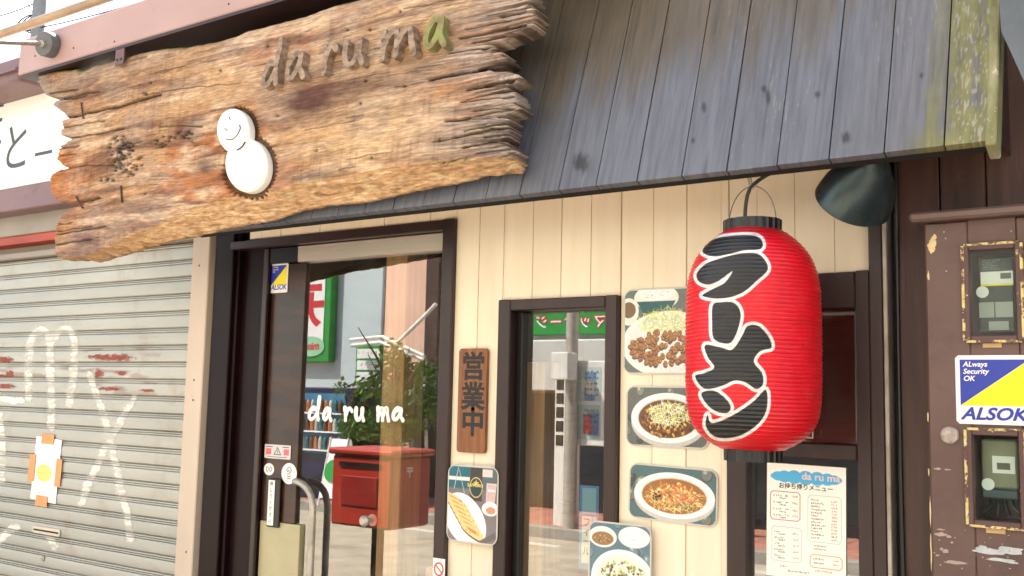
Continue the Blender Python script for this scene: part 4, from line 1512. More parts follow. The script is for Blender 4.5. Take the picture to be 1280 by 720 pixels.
def poster(name, label, px0, py0, px1, py1, Y, fn, rot=0.0, corner=0.03, res=0.0012, wide=None, high=None):
    A_, B_ = W(px0, py0, Y), W(px1, py1, Y)
    w, h = wide or (B_.x - A_.x), high or (A_.z - B_.z)
    p = Paint(max(20, int(w / res)), max(20, int(h / res)), (72, 80, 84))
    fn(p)
    c_, s_ = math.cos(rot), math.sin(rot)
    fr = lambda a, b, d: (A_.x + a * c_ - b * s_, Y - d, A_.z + a * s_ + b * c_)
    t = thing(name, label, 'poster', (A_.x + w / 2, Y, A_.z - h), 'laminated food photographs on the shop front')
    # the laminated sheet with its clear rim, and the print in it
    out = []
    m = 0.005
    for sx, sy, a0 in ((1, 0, 0), (0, 0, 90), (0, -1, 180), (1, -1, 270)):
        for k in range(6):
            q = math.radians(a0 + 18 * k)
            out.append((sx * (w + 2 * m) - m + (-corner if sx else corner) + corner * math.cos(q), sy * (h + 2 * m) + m + (corner if sy else -corner) + corner * math.sin(q)))
    MB().prism(out, 0.0, 0.0008, fr).build('laminate', pm('laminate', (206, 204, 194), (196, 194, 184), rough=0.2, bump=0), t)
    p.sheet('print', fr, w, h, M_print_gloss, t, corner=corner * 0.8, d=0.0013, bulge=0.0012)
    return t


def food_chicken(p):
    w, h = p.w, p.h
    p.rect(0, 0, w, h, (96, 108, 104))
    p.ell(w * .42, h * .1, w * .30, h * .16, (236, 236, 226)); p.ell(w * .42, h * .04, w * .26, h * .09, (250, 250, 246))
    p.poly([(w * .16, h * .14), (w * .68, h * .14), (w * .6, h * .28), (w * .25, h * .28)], (30, 84, 92))
    p.blobs(26, w * .42, h * .05, w * .2, h * .05, 2, 4, [(255, 255, 252), (236, 236, 230)])
    p.ell(w * .05, h * .26, w * .14, h * .17, (232, 232, 226)); p.ell(w * .05, h * .24, w * .1, h * .1, (120, 92, 60))
    p.ell(w * .58, h * .66, w * .62, h * .40, (238, 240, 236)); p.ell(w * .58, h * .66, w * .56, h * .35, (226, 230, 226))
    p.strands(420, w * .55, h * .40, w * .36, h * .16, 7, [(216, 224, 120), (190, 206, 84), (238, 240, 170), (150, 176, 60)], 1.3)
    for _ in range(110):
        a, q = rnd.uniform(0, 6.28), math.sqrt(rnd.random())
        x, y = w * .50 + q * w * .42 * math.cos(a), h * .70 + q * h * .20 * math.sin(a)
        p.ell(x, y + 2, 9, 7, (62, 36, 18), a, a=.8); p.ell(x, y, 8.5, 6, (158, 104, 54), a)
        p.blobs(12, x, y, 8, 5, 1, 2.4, [(206, 150, 84), (130, 78, 36), (92, 54, 26), (226, 178, 112)])
    p.noise(.18, 3)


def food_noodle(kind):
    def fn(p):
        w, h = p.w, p.h
        p.rect(0, 0, w, h, (92, 100, 96) if kind == 0 else (74, 106, 112))
        p.blobs(20, w * .5, h * .5, w * .6, h * .6, 8, 20, [(112, 118, 112), (66, 74, 74), (128, 132, 120)])
        cx, cy = w * .52, h * .52
        p.ell(cx, cy + h * .07, w * .47, h * .44, (196, 194, 186)); p.ell(cx, cy, w * .47, h * .43, (248, 247, 242)); p.ell(cx, cy + 1, w * .39, h * .345, (214, 206, 190))
        p.ell(cx, cy + 2, w * .375, h * .33, (104, 62, 28) if kind == 0 else (158, 104, 48))
        if kind == 0:
            p.blobs(150, cx, cy + h * .04, w * .34, h * .29, 2, 7, [(146, 88, 36), (196, 140, 64), (84, 46, 20), (222, 176, 96), (64, 40, 24)])
            p.strands(330, cx + w * .02, cy - h * .06, w * .26, h * .20, 7, [(244, 246, 200), (226, 234, 164), (200, 214, 120), (250, 250, 230)], 1.3)
        else:
            p.strands(220, cx, cy + h * .06, w * .32, h * .24, 8, [(236, 206, 130), (216, 176, 96), (248, 226, 160)], 1.5)
            p.blobs(90, cx + w * .02, cy - h * .04, w * .24, h * .18, 3, 8, [(222, 152, 82), (236, 176, 104), (196, 116, 56), (244, 200, 136), (214, 120, 78)])
            p.blobs(10, cx - w * .2, cy + h * .02, w * .05, h * .1, 2, 5, [(40, 58, 54), (62, 96, 88), (30, 40, 40)])
            p.blobs(30, cx + w * .16, cy + h * .18, w * .12, h * .08, 1.5, 3, [(120, 150, 70), (160, 180, 90), (80, 110, 120)])
        p.noise(.22, 2.2)
    return fn


def food_gyoza(p):
    w, h = p.w, p.h
    p.rect(0, 0, w, h, (118, 112, 116)); p.rect(0, 0, w, h * .3, (84, 104, 112))
    p.rect(w * .02, 0, w * .44, h * .13, (24, 104, 120)); p.rect(0, h * .14, w * .44, h * .19, (222, 226, 222)); p.rect(0, h * .19, w * .42, h * .29, (30, 96, 112))
    p.rect(w * .70, h * .02, w * .9, h * .12, (228, 206, 200))
    p.line([(w * .2, h * .02), (w * .12, h * .3)], 2, (190, 200, 200)); p.line([(w * .22, h * .05), (w * .34, h * .36)], 1.5, (190, 200, 200))
    p.rect(w * .45, 0, w * .70, h * .45, (58, 56, 60)); p.ell(w * .575, h * .26, w * .13, h * .135, (30, 92, 84)); p.ell(w * .575, h * .22, w * .12, h * .07, (36, 58, 66))
    for r0, c in ((1.0, (214, 190, 120)), (.9, (26, 62, 66))):
        p.ell(w * .575, h * .27, w * .135 * r0, h * .14 * r0, c)
    st_ = []
    for k in range(10):
        a = -math.pi / 2 + k * math.pi / 5
        q = w * .065 if k % 2 == 0 else w * .027
        st_.append((w * .575 + q * math.cos(a), h * .215 + q * math.sin(a)))
    p.poly(st_, (236, 196, 80))
    p.poly([(w * .79, h * .2), (w * .99, h * .2), (w * .95, h * .46), (w * .78, h * .46)], (222, 196, 192)); p.poly([(w * .81, h * .22), (w * .97, h * .22), (w * .94, h * .43), (w * .8, h * .43)], (206, 176, 176))
    p.rect(w * .82, h * .28, w * .95, h * .31, (244, 236, 232))
    p.ell(w * .87, h * .54, w * .17, h * .095, (244, 240, 236)); p.ell(w * .88, h * .56, w * .1, h * .05, (206, 142, 112))
    p.ell(w * .36, h * .72, w * .50, h * .30, (226, 228, 230), .75); p.ell(w * .36, h * .70, w * .49, h * .29, (246, 247, 247), .75)
    for k in range(7):
        x, y = w * (.16 + .062 * k), h * (.47 + .066 * k)
        p.ell(x + 1, y + 4, w * .30, h * .07, (96, 56, 24), .45, a=.9)
        p.ell(x, y, w * .29, h * .062, (240, 206, 140), .45)
        p.ell(x - 2, y - 3, w * .19, h * .03, (198, 124, 52), .45, soft=4)
        p.blobs(26, x - 2, y - 2, w * .16, h * .025, 1, 2.6, [(176, 100, 40), (226, 168, 90), (150, 84, 34), (246, 222, 168)])
    p.poly([(w * .62, h * .99), (w * .98, h * .84), (w, h * .92), (w * .8, h)], (90, 88, 92))
    p.noise(.1, 3)
    p.text_at = (w * .575, h * .29)


def food_set(p):
    w, h = p.w, p.h
    p.rect(0, 0, w, h, (86, 120, 134)); p.blobs(14, w * .5, h * .4, w * .5, h * .4, 6, 16, [(70, 100, 116), (110, 136, 144)])
    p.ell(w * .22, h * .17, w * .24, h * .13, (240, 238, 230)); p.ell(w * .22, h * .19, w * .19, h * .085, (150, 112, 70)); p.blobs(20, w * .2, h * .2, w * .14, h * .05, 1, 3, [(206, 180, 130), (120, 84, 50)])
    p.ell(w * .74, h * .14, w * .26, h * .13, (240, 240, 236)); p.ell(w * .74, h * .12, w * .21, h * .08, (252, 252, 250)); p.blobs(40, w * .74, h * .12, w * .18, h * .06, 1.5, 3, [(255, 255, 252), (234, 234, 230)])
    p.ell(w * .55, h * .66, w * .52, h * .36, (244, 245, 240)); p.ell(w * .55, h * .66, w * .44, h * .29, (226, 228, 214))
    p.blobs(120, w * .55, h * .62, w * .36, h * .2, 2, 6, [(120, 150, 52), (168, 190, 84), (74, 92, 34), (206, 214, 130), (196, 84, 52), (120, 70, 40), (230, 226, 190)])
    p.noise(.12, 3)


poster('food_poster', 'food poster of fried chicken with shredded cabbage, topmost beside the narrow window', 782, 364, 876, 466, -0.0045, food_chicken)
poster('food_poster', 'food poster of noodle soup piled with pale leek, below the fried chicken poster', 785, 484, 884, 560, -0.0045, food_noodle(0))
poster('food_poster', 'food poster of noodle soup in a wide white bowl, lowest beside the lantern', 789, 580, 896, 655, -0.0045, food_noodle(1), rot=-0.025)
gp = poster('food_poster', 'food poster of pan fried dumplings and a beer bottle next to the door', 562, 582, 620, 681, -0.0245, food_gyoza)
poster('food_poster', 'food poster of a dish with rice and soup overlapping the narrow window frame', 738, 652, 812, 765, -0.0245, food_set)
c = W(594, 600, -0.0245)
MB().text('SAPPORO', 0.0145, front(W(595, 608, -.0245).x, W(595, 608.5, -.0245).z, -0.0245), d=0.0045, align='CENTER', offset=0.0003).build('lettering', pm('cream_ink', (240, 214, 130), (232, 206, 122), rough=0.4, bump=0), gp)

# ------------------------------------------------------------------ take-away menu on the glass
mY = 0.008
A_, B_ = W(959, 578, mY), W(1057.5, 578, mY)
mw = B_.x - A_.x
mh = mw * 1.41
mrot = -0.012
cM, sM = math.cos(mrot), math.sin(mrot)
mfr = lambda a, b, d: (A_.x + a * cM - b * sM, mY - d, A_.z + a * sM + b * cM)
menu = thing('menu_sheet', 'white take-away menu sheet with a blue cloud heading on the lower brown window', 'menu', (A_.x + mw / 2, mY, A_.z - mh))
p = Paint(int(mw / 0.0011), int(mh / 0.0011), (250, 246, 236))
w, h = p.w, p.h
for k in range(16):
    a = 6.283 * k / 16
    p.ell(w * .5 + w * .38 * math.cos(a), h * .115 + h * .034 * math.sin(a), w * .075, h * .030, (74, 176, 226))
p.ell(w * .5, h * .115, w * .4, h * .045, (74, 176, 226))


def rr_box(x0, y0, x1, y1, col, lw=1.6):
    c_ = w * .03
    p.line([(x0 + c_, y0), (x1 - c_, y0), (x1, y0 + c_), (x1, y1 - c_), (x1 - c_, y1), (x0 + c_, y1), (x0, y1 - c_), (x0, y0 + c_), (x0 + c_, y0)], lw, col)


rr_box(w * .05, h * .25, w * .43, h * .50, (176, 66, 84), 2); rr_box(w * .07, h * .56, w * .45, h * .86, (226, 170, 186)); rr_box(w * .53, h * .26, w * .94, h * .66, (150, 196, 206)); rr_box(w * .56, h * .77, w * .95, h * .88, (232, 140, 66), 2)
for y, n in ((.28, 4), (.34, 4), (.40, 4), (.45, 4)):
    p.marks(w * .09, h * y, 4, 4.2, (40, 36, 40)); p.marks(w * .24, h * y, 2, 4, (40, 36, 40)); p.marks(w * .33, h * y, 3, 4.2, (216, 90, 100)); p.marks(w * .17, h * (y + .025), 5, 2.6, (80, 74, 76))
for k in range(5):
    p.marks(w * .1, h * (.6 + .052 * k), 3 + (k * 2) % 4, 4, (40, 36, 40)); p.marks(w * .34, h * (.605 + .052 * k), 3, 4, (216, 90, 100)); p.marks(w * .15, h * (.622 + .052 * k), 6, 2.4, (90, 84, 86))
for k in range(13):
    p.marks(w * .57, h * (.295 + .027 * k), 4 + (k * 3) % 5, 3.6, (46, 42, 46)); p.marks(w * .82, h * (.297 + .027 * k), 3, 3.8, (216, 90, 100))
for k in range(2):
    p.marks(w * .6, h * (.80 + .034 * k), 6, 3.6, (46, 42, 46)); p.marks(w * .84, h * (.80 + .034 * k), 3, 3.6, (216, 90, 100)); p.marks(w * .6, h * (.69 + .026 * k), 8, 3, (80, 74, 76))
p.marks(w * .18, h * .895, 4, 4, (40, 36, 40)); p.marks(w * .62, h * .90, 9, 3.6, (216, 90, 100)); p.marks(w * .28, h * .93, 12, 3.6, (60, 54, 56))
p.sheet('sheet', mfr, mw, mh, M_print, menu, d=0.0008)
mfa = lambda ox, oy: (lambda a, b, d: mfr(ox + a, oy + b, d))
MB().text('da ru ma', 0.026, mfa(mw * .45, -mh * .127), d=0.0014, offset=0.0006, sx=1.1).build('lettering', pm('pale_pink_ink', (238, 206, 206), (232, 198, 198), rough=0.5, bump=0), menu)
MB().text('お持ち帰りメニュー', 0.0165, mfa(mw * .5, -mh * .215), d=0.0014, offset=0.0003, align='CENTER').build('lettering', M_ink, menu)

# ================================================================== lettering and stickers on the door
dt = thing('door_lettering', 'white brush lettering stuck on the glass of the door', 'lettering', tuple(W(445, 528, GLASS)))
for ch, x0, x1, yb, yt in (('d', 384, 402, 526.5, 495), ('a', 402, 416, 527, 509), ('r', 428, 441.5, 527, 508), ('u', 442.5, 456.5, 527, 509), ('m', 469.5, 488, 527.5, 508), ('a', 488.5, 506, 527, 509)):
    x0, x1, yb, yt = x0 + 1.6, x1 - 1.6, yb - 1.5, yt + 1.5
    a, b, c = W(x0, yb, GLASS - .001), W(x1, yb, GLASS - .001), W((x0 + x1) / 2, yt, GLASS - .001)
    lm = MB()
    for k, pts in enumerate(LETTERS[ch]):
        ribbon(lm, [(x * (b.x - a.x), y * (c.z - (a.z + b.z) / 2)) for x, y in pts], lambda q: 0.0165 + 0.003 * math.sin(1 + q * 5), 0, 0.0004 + 0.0003 * k, front(a.x, (a.z + b.z) / 2, GLASS - .001))
    lm.build('letter', M_white_print, dt)


def rect_px(x0, y0, x1, y1, Y):
    a, b = W(x0, (y0 + y1) / 2, Y), W(x1, (y0 + y1) / 2, Y)
    c, d = W((x0 + x1) / 2, y0, Y), W((x0 + x1) / 2, y1, Y)
    return a.x, d.z, b.x - a.x, c.z - d.z


def alarm_sticker(name, label, X, Z, w, h, Y, small):
    """white plate, blue and yellow halves, italic lettering"""
    t = thing(name, label, 'sticker', (X + w / 2, Y, Z))
    f = front(X, Z, Y)
    r_ = 0.04 * w
    MB().prism([(r_, 0), (w - r_, 0), (w, r_), (w, h - r_), (w - r_, h), (r_, h), (0, h - r_), (0, r_)], 0, 0.0015, f).build('plate', M_white_print, t)
    m = 0.06 * w
    if small:
        y0 = h * .27
        MB().prism([(m, y0), (m, h - m), (w - m, h - m)], 0.0016, 0.0022, f).build('blue_field', M_inkblue, t)
        MB().prism([(m * 1.2, y0), (w - m, y0), (w - m, h - m * 1.2)], 0.0016, 0.0021, f).build('yellow_field', M_inkyellow, t)
        MB().text('ALSOK', w * .30, front(X + w * .06, Z + h * .11, Y), d=.0024, shear=.25, offset=w * .006, sx=.95).build('lettering', M_inkblue, t)
        MB().text('ALways\nSecurity\nOK', w * .1, front(X + w * .12, Z + h * .87, Y), d=.0026, shear=.2, offset=w * .001).build('lettering', M_white_print, t)
    else:
        y0 = h * .27
        MB().prism([(m, y0 + h * .0), (m, h - m), (w * .985 - m, h - m)], 0.0016, 0.0022, f).build('blue_field', M_inkblue, t)
        MB().prism([(m * 1.15, y0), (w - m, y0), (w - m, h - m)], 0.0016, 0.0021, f).build('yellow_field', M_inkyellow, t)
        MB().text('ALways\nSecurity\nOK', w * .098, front(X + w * .10, Z + h * .835, Y), d=.0026, shear=.2, offset=w * .0022).build('lettering', M_white_print, t)
        MB().text('ALSOK', w * .23, front(X + w * .065, Z + h * .07, Y), d=.0024, shear=.3, offset=w * .007, sx=1.12).build('lettering', M_inkblue, t)
    return t


alarm_sticker('alarm_sticker', 'small blue and yellow security sticker in the upper corner of the glass door', *rect_px(338.5, 330, 360, 366, 0.035), 0.035, True)


def disc(name, label, px, py, rx, Y, paint, cat='sticker', ry=None):
    c = W(px, py, Y)
    r = W(px + rx, py, Y).x - c.x
    rz = c.z - W(px, py + (ry or rx), Y).z
    t = thing(name, label, cat, (c.x, Y, c.z - rz))
    n = 40
    MB().prism([(r * math.cos(6.2832 * k / n), rz * math.sin(6.2832 * k / n)) for k in range(n)], 0, 0.001, front(c.x, c.z, Y)).build('plate', M_white_print, t)
    paint(t, c, r, rz)
    return t


def mk_oval(t, c, r, rz):
    m = MB()
    for pts in ([(-.35, .3), (0, .62), (.35, .3)], [(-.3, .1), (-.1, .3), (.1, .1), (.3, .3)], [(-.25, -.25), (0, -.3), (.25, -.25)], [(-.2, -.45), (0, -.48), (.2, -.45)], [(-.25, -.05), (.2, -.02)]):
        ribbon(m, [(x * r, y * rz) for x, y in pts], 0.0028, 0.0011, 0.0014, front(c.x, c.z, c.y))
    m.build('mark', M_ink, t)


def mk_round(t, c, r, rz):
    m = MB()
    for x in (-.32, .32):
        ribbon(m, [((x + .2 * math.cos(a)) * r, .38 * rz * math.sin(a)) for a in [6.2832 * k / 10 for k in range(11)]], 0.0022, 0.0011, 0.0014, front(c.x, c.z, c.y))
    m.build('mark', M_ink, t)


disc('oval_sticker', 'white oval sticker with a small black drawing above the door handle', 361.5, 592, 9.6, 0.0345, mk_oval, ry=13.3)
disc('round_sticker', 'small round white sticker at the door edge under the warning sticker', 336.5, 586.5, 6.4, 0.0345, mk_round, ry=7.6)
X, Z, w, h = rect_px(331, 556, 363.5, 573.5, 0.0345)
wt = thing('warning_sticker', 'pale warning sticker with a black triangle and pink marks on the door', 'sticker', (X + w / 2, 0.0345, Z))
MB().prism([(.003, 0), (w - .003, 0), (w, .003), (w, h - .003), (w - .003, h), (.003, h), (0, h - .003), (0, .003)], 0, .001, front(X, Z, 0.0345)).build('plate', pm('pale_film', (212, 208, 206), (206, 202, 200), rough=0.4, bump=0), wt)
m = MB()
cx_, cz_ = w * .5, h * .3
ribbon(m, [(cx_ - w * .13, cz_), (cx_ - w * .065, cz_ + h * .26), (cx_, cz_ + h * .52)], .0028, .0011, .0014, front(X, Z, .0345))
ribbon(m, [(cx_ + w * .13, cz_), (cx_ + w * .065, cz_ + h * .26), (cx_, cz_ + h * .52)], .0028, .0011, .0016, front(X, Z, .0345))
ribbon(m, [(cx_ - w * .13, cz_), (cx_, cz_), (cx_ + w * .13, cz_)], .0028, .0011, .0018, front(X, Z, .0345))
ribbon(m, [(cx_, cz_ + h * .1), (cx_, cz_ + h * .2), (cx_, cz_ + h * .3)], .003, .0011, .0014, front(X, Z, .0345))
ribbon(m, [(w * .12, h * .13), (w * .5, h * .12), (w * .85, h * .13)], .002, .0011, .0014, front(X, Z, .0345))
ribbon(m, [(w * .06, h * .84), (w * .2, h * .85), (w * .3, h * .84)], .003, .0011, .0014, front(X, Z, .0345))
ribbon(m, [(w * .7, h * .84), (w * .8, h * .85), (w * .94, h * .84)], .003, .0011, .0014, front(X, Z, .0345))
m.build('mark', M_ink, wt)
m = MB()
for x in (.16, .84):
    m.prism([((x - .1) * w, h * .28), ((x + .1) * w, h * .28), ((x + .1) * w, h * .72), ((x - .1) * w, h * .72)], .0011, .0014, front(X, Z, .0345))
m.build('pink_mark', pm('pink_ink', (232, 110, 120), (224, 98, 110), rough=0.5, bump=0), wt)
# PUSH/PULL style label: white strip on a black holder
X, Z, w, h = rect_px(336.5, 600, 347.5, 657, 0.028)
ls = thing('door_label', 'tall narrow white label with small vertical characters on a black plate', 'label', (X + w / 2, 0.03, Z))
MB().box(X - .006, X + w + .012, 0.022, 0.0335, Z - .006, Z + h + .006, bev=0.003).build('holder', M_black, ls)
MB().box(X, X + w * .72, 0.0195, 0.0215, Z, Z + h, bev=0.001).build('strip', M_white_print, ls)
for k, ch in enumerate('押してください'):
    MB().text(ch, .017, front(X + w * .36 - .0085, Z + h * (.88 - .135 * k), 0.0194), d=.0003, offset=.0002).build('character', M_ink, ls)
# no smoking style mark at the foot of the door frame
X, Z, w, h = rect_px(541, 698, 556, 724, -0.0235)
ns = thing('prohibition_sticker', 'white sticker with a red crossed circle low on the door frame', 'sticker', (X + w / 2, -0.0235, Z))
MB().prism([(0, 0), (w, 0), (w, h), (0, h)], 0, .0008, front(X, Z, -0.0225)).build('plate', M_white_print, ns)
m = MB()
ribbon(m, [(w * .5 + w * .36 * math.cos(a), h * .48 + w * .4 * math.sin(a)) for a in [6.2832 * k / 14 for k in range(15)]], .005, .0009, .0012, front(X, Z, -0.0225))
ribbon(m, [(w * .25, h * .65), (w * .5, h * .48), (w * .75, h * .3)], .004, .0009, .0014, front(X, Z, -0.0225))
m.build('red_mark', M_inkred, ns)

# ------------------------------------------------------------------ taped notice on the shutter
nY = SY - .0085
A_ = W(46, 545, nY)
nw, nh = W(78, 545, nY).x - W(46, 545, nY).x, A_.z - W(46, 624, nY).z
nr = -0.05
nfr = lambda a, b, d: (A_.x + a * math.cos(nr) - b * math.sin(nr), nY - d, A_.z + a * math.sin(nr) + b * math.cos(nr))
nt_ = thing('paper_notice', 'white paper notice held by four orange tapes on the roller shutter', 'notice', (A_.x + nw / 2, nY, A_.z - nh))
p = Paint(int(nw / .0013), int(nh / .0013), (246, 244, 240))
w, h = p.w, p.h
p.ell(w * .45, h * .56, w * .30, h * .14, (240, 232, 110), a=.9)
p.marks(w * .2, h * .1, 6, 8, (120, 120, 130)); p.marks(w * .2, h * .34, 10, 4, (110, 110, 120)); p.marks(w * .15, h * .45, 11, 4.4, (120, 110, 100)); p.marks(w * .15, h * .55, 11, 4.8, (100, 100, 90)); p.marks(w * .2, h * .65, 7, 4, (110, 110, 110))
p.marks(w * .4, h * .75, 3, 6, (90, 90, 90)); p.marks(w * .25, h * .87, 8, 5, (110, 110, 120))
p.sheet('sheet', nfr, nw, nh, M_print, nt_, d=.001, bulge=.003)
M_tape = pm('orange_tape', (226, 160, 100), (216, 148, 88), scale=12, rough=0.5, bump=0.1)
for (a, b, c, d) in ((.24, .06, .72, -.09), (-.16, -.30, .08, -.72), (.9, -.30, 1.12, -.72), (.24, -.92, .70, -1.08)):
    MB().prism([(a * nw, b * nh), (c * nw, b * nh + .002), (c * nw, d * nh), (a * nw, d * nh - .003)], .0045, .005, nfr).build('tape', M_tape, nt_)

# ================================================================== brown meter cabinet at the right
cY = -0.15
CXL, CXR = W(1160, 500, cY).x, 0.12
cz1, cz0 = W(1165, 279, cY).z, 0.25
cab = thing('meter_cabinet', 'chipped dark brown meter cabinet with two glazed hatches at the right of the shop', 'cabinet', ((CXL + CXR) / 2, cY / 2, cz0))
M_cab = pm('chipped_brown_paint', (104, 80, 75), (92, 68, 64), scale=3, rough=0.42, bump=0.12, bscale=40, dirt=(64, 46, 42), dirt_scale=5, dirt_lo=0.5, dirt_hi=0.8, rvar=0.06)
M_chip = pm('peeling_paint', (96, 70, 66), (80, 56, 54), scale=5, rough=0.5, bump=0.3, bscale=50, dirt=(226, 206, 150), dirt_scale=26, dirt_lo=0.64, dirt_hi=0.67)
h1 = rect_px(1205, 305, 1279, 427, cY)
h2 = rect_px(1209, 537, 1284, 659, cY)
bdm = MB()
# face built round the two openings
fx = [(CXL, h1[0] + .012, cz0, cz1), (max(h1[0] + h1[2], h2[0] + h2[2]) - .012, CXR, cz0, cz1)]
xa, xb = fx[0][1], fx[1][0]
bdm.box(CXL, xa, cY, -0.015, cz0, cz1, bev=0.004)
bdm.box(xb, CXR, cY, -0.015, cz0, cz1, bev=0.004)
for z0, z1 in ((cz0, h2[1] + .01), (h2[1] + h2[3] - .01, h1[1] + .01), (h1[1] + h1[3] - .01, cz1)):
    bdm.box(xa + .0004, xb - .0004, cY + .0015, -0.015, z0, z1)
bdm.box(xa + .0004, xb - .0004, -0.035, -0.02, cz0 + .002, cz1 - .002)
bdm.build('body', M_cab, cab)
zc = W(1150, 272, cY - .02).z
MB().box(CXL - .028, CXR + .03, cY - .035, -0.014, cz1 + .001, cz1 + .024, bev=0.006).build('rain_cap', pm('cap_paint', (112, 92, 86), (96, 78, 72), scale=4, rough=0.45), cab)
for nm_, (X, Z, w, h) in (('hatch', h1), ('hatch', h2)):
    f = MB()
    t_ = .014
    for a, b, c, d in ((0, t_, 0, h), (w - t_, w, 0, h), (t_ + .0003, w - t_ - .0003, h - t_, h - .0002), (t_ + .0003, w - t_ - .0003, .0002, t_)):
        f.box(X + a, X + b, cY - .012, cY + .012, Z + c, Z + d, bev=0.002)
    ho = f.build(nm_, M_chip, cab)
    M_edge = pm('bare_edge', (228, 210, 150), (206, 184, 120), scale=40, rough=0.7, bump=0.2, dirt=(96, 70, 66), dirt_scale=34, dirt_lo=0.50, dirt_hi=0.54)
    for a, b, c, d in ((-.003, .0035, .002, h - .002), (.004, w - .004, h - .003, h + .003), (w - .0035, w + .003, .002, h - .002), (.004, w - .004, -.003, .003)):
        MB().box(X + a, X + b, cY - .014, cY - .0005, Z + c, Z + d, bev=.001).build('worn_edge', M_edge, ho)
    MB().box(X + t_ - .001, X + w - t_ + .001, cY - .001, cY + .002, Z + t_ - .001, Z + h - t_ + .001).build('pane', M_glass_case, ho)
    MB().box(X + w * .3, X + w * .62, cY - .003, cY - .0005, Z - .014, Z - .004).build('tag', pm('tan_tag', (200, 166, 120), (190, 156, 110), rough=0.6), ho)
# flaked patches on the cabinet, each an irregular chip of bare primer
M_flake = pm('bare_primer', (224, 206, 160), (206, 180, 128), scale=30, rough=0.7, bump=0.2)
M_flake2 = pm('pale_scuff', (176, 158, 148), (160, 142, 134), scale=30, rough=0.7, bump=0.2)


FLK = [0]


def flake(px, py, rx, ry, m):
    FLK[0] += 1
    c = W(px, py, cY)
    r = W(px + rx, py, cY).x - c.x
    rz = c.z - W(px, py + ry, cY).z
    n = 16
    MB().prism([(r * math.cos(6.2832 * k / n) * rnd.uniform(.55, 1.15), rz * math.sin(6.2832 * k / n) * rnd.uniform(.55, 1.15)) for k in range(n)], 0.0001, 0.0005 + 0.00002 * FLK[0], front(c.x, c.z, cY)).build('paint_chip', m, cab)


for q in ((1165, 306, 6, 11), (1168, 297, 3, 4), (1160.5, 345, 1.5, 6)):
    flake(*q, M_flake)
for q in ((1172, 586, 6, 1.6), (1184, 587, 5, 1), (1176, 668, 8, 3), (1186, 671, 4, 2), (1177, 686, 2.4, 2), (1182, 689, 5, 3), (1195, 703, 18, 2.4), (1176, 662, 6, 1.2), (1190, 678, 2, 1.4), (1172, 694, 3, 1.2), (1163, 640, 1, 20), (1164, 690, 1, 22), (1161, 590, 1, 6), (1160, 520, 1, 8)):
    flake(*q, M_flake2 if q[2] > 1.5 else M_flake)
for q in ((1240, 690, 24, 5), (1262, 688, 22, 6), (1228, 686, 12, 5), (1250, 700, 20, 2.5), (1265, 703, 12, 2)):
    flake(*q, pm('pale_tape_residue', (196, 200, 200), (170, 176, 180), scale=40, rough=0.6, bump=0.2))
for _ in range(26):
    flake(rnd.uniform(1168, 1270), rnd.uniform(660, 712), rnd.uniform(.6, 1.6), rnd.uniform(.5, 1.3), M_flake2)
for q in ((1182, 298), (1264, 289), (1183, 339), (1180, 290)):
    flake(*q, 1.2, 1.2, M_flake2)
kn = W(1187.5, 544, cY)
MB().lathe([(0, 0), (0.021, 0), (0.021, 0.007), (0.018, 0.011), (0.0, 0.0125)], tuple(kn), (0, -1, 0), 28).build('lock_cover', pm('speckled_knob', (188, 176, 168), (140, 128, 122), scale=90, rough=0.6), cab, smooth=True)
# meters behind the hatches
X, Z, w, h = h1
mt = thing('electric_meter', 'dark electric meter with white and yellow label behind the upper hatch', 'meter', (X + w / 2, -0.1, Z + .02))
f = front(X, Z, -0.105)
MB().box(X + .024, X + w - .024, -0.105, -0.036, Z + .024, Z + h - .024, bev=0.004).build('body', pm('meter_grey', (66, 70, 70), (56, 60, 60), rough=0.5), mt)
MB().prism([(.03, h * .61), (w - .026, h * .61), (w - .026, h * .74), (.03, h * .74)], .0002, .002, f).build('label', M_white_print, mt)
MB().prism([(.03, h * .59), (w - .026, h * .59), (w - .026, h * .609), (.03, h * .609)], .0002, .002, f).build('yellow_stripe', M_inkyellow, mt)
MB().prism([(w * .58, h * .66), (w - .03, h * .66), (w - .03, h * .72), (w * .58, h * .72)], .0022, .003, f).build('display', pm('lcd', (108, 104, 84), (96, 92, 74), rough=0.3), mt)
p = Paint(60, 40, (66, 70, 70))
for k in range(6):
    p.marks(2, 3 + k * 6, 10 - (k * 2) % 5, 3.4, (170, 172, 170))
p.sheet('print', front(X + .034, Z + h * .87, -0.105), w * .42, h * .12, M_print, mt, d=.0006)
for a, b, c, d in ((.2, .46, .26, .42), (.48, .78, .26, .42), (.36, .70, .13, .22)):
    MB().prism([(w * a, h * c), (w * b, h * c), (w * b, h * d), (w * a, h * d)], .0002, .004, f).build('terminal_cover', pm('pale_grey_plastic', (168, 170, 164), (156, 158, 152), rough=0.5), mt)
n = 24
MB().prism([(w * .26 + .014 * math.cos(6.2832 * k / n), h * .53 + .014 * math.sin(6.2832 * k / n)) for k in range(n)], .0002, .001, f).build('seal', M_white_print, mt)
X, Z, w, h = h2
mt = thing('electric_meter', 'older electric meter with a white display panel behind the lower hatch', 'meter', (X + w / 2, -0.1, Z + .02))
f = front(X, Z, -0.105)
MB().box(X + .024, X + w - .024, -0.105, -0.036, Z + h * .38, Z + h - .024, bev=0.004).build('body', pm('aged_case', (152, 150, 124), (120, 118, 98), scale=8, rough=0.5), mt)
MB().box(X + .024, X + w - .024, -0.108, -0.036, Z + .06, Z + h * .375, bev=0.004).build('lower_cover', pm('slate_plastic', (70, 86, 92), (60, 74, 80), rough=0.4), mt)
MB().prism([(w * .38, h * .54), (w - .03, h * .54), (w - .03, h * .72), (w * .38, h * .72)], .0002, .003, f).build('panel', M_white_print, mt)
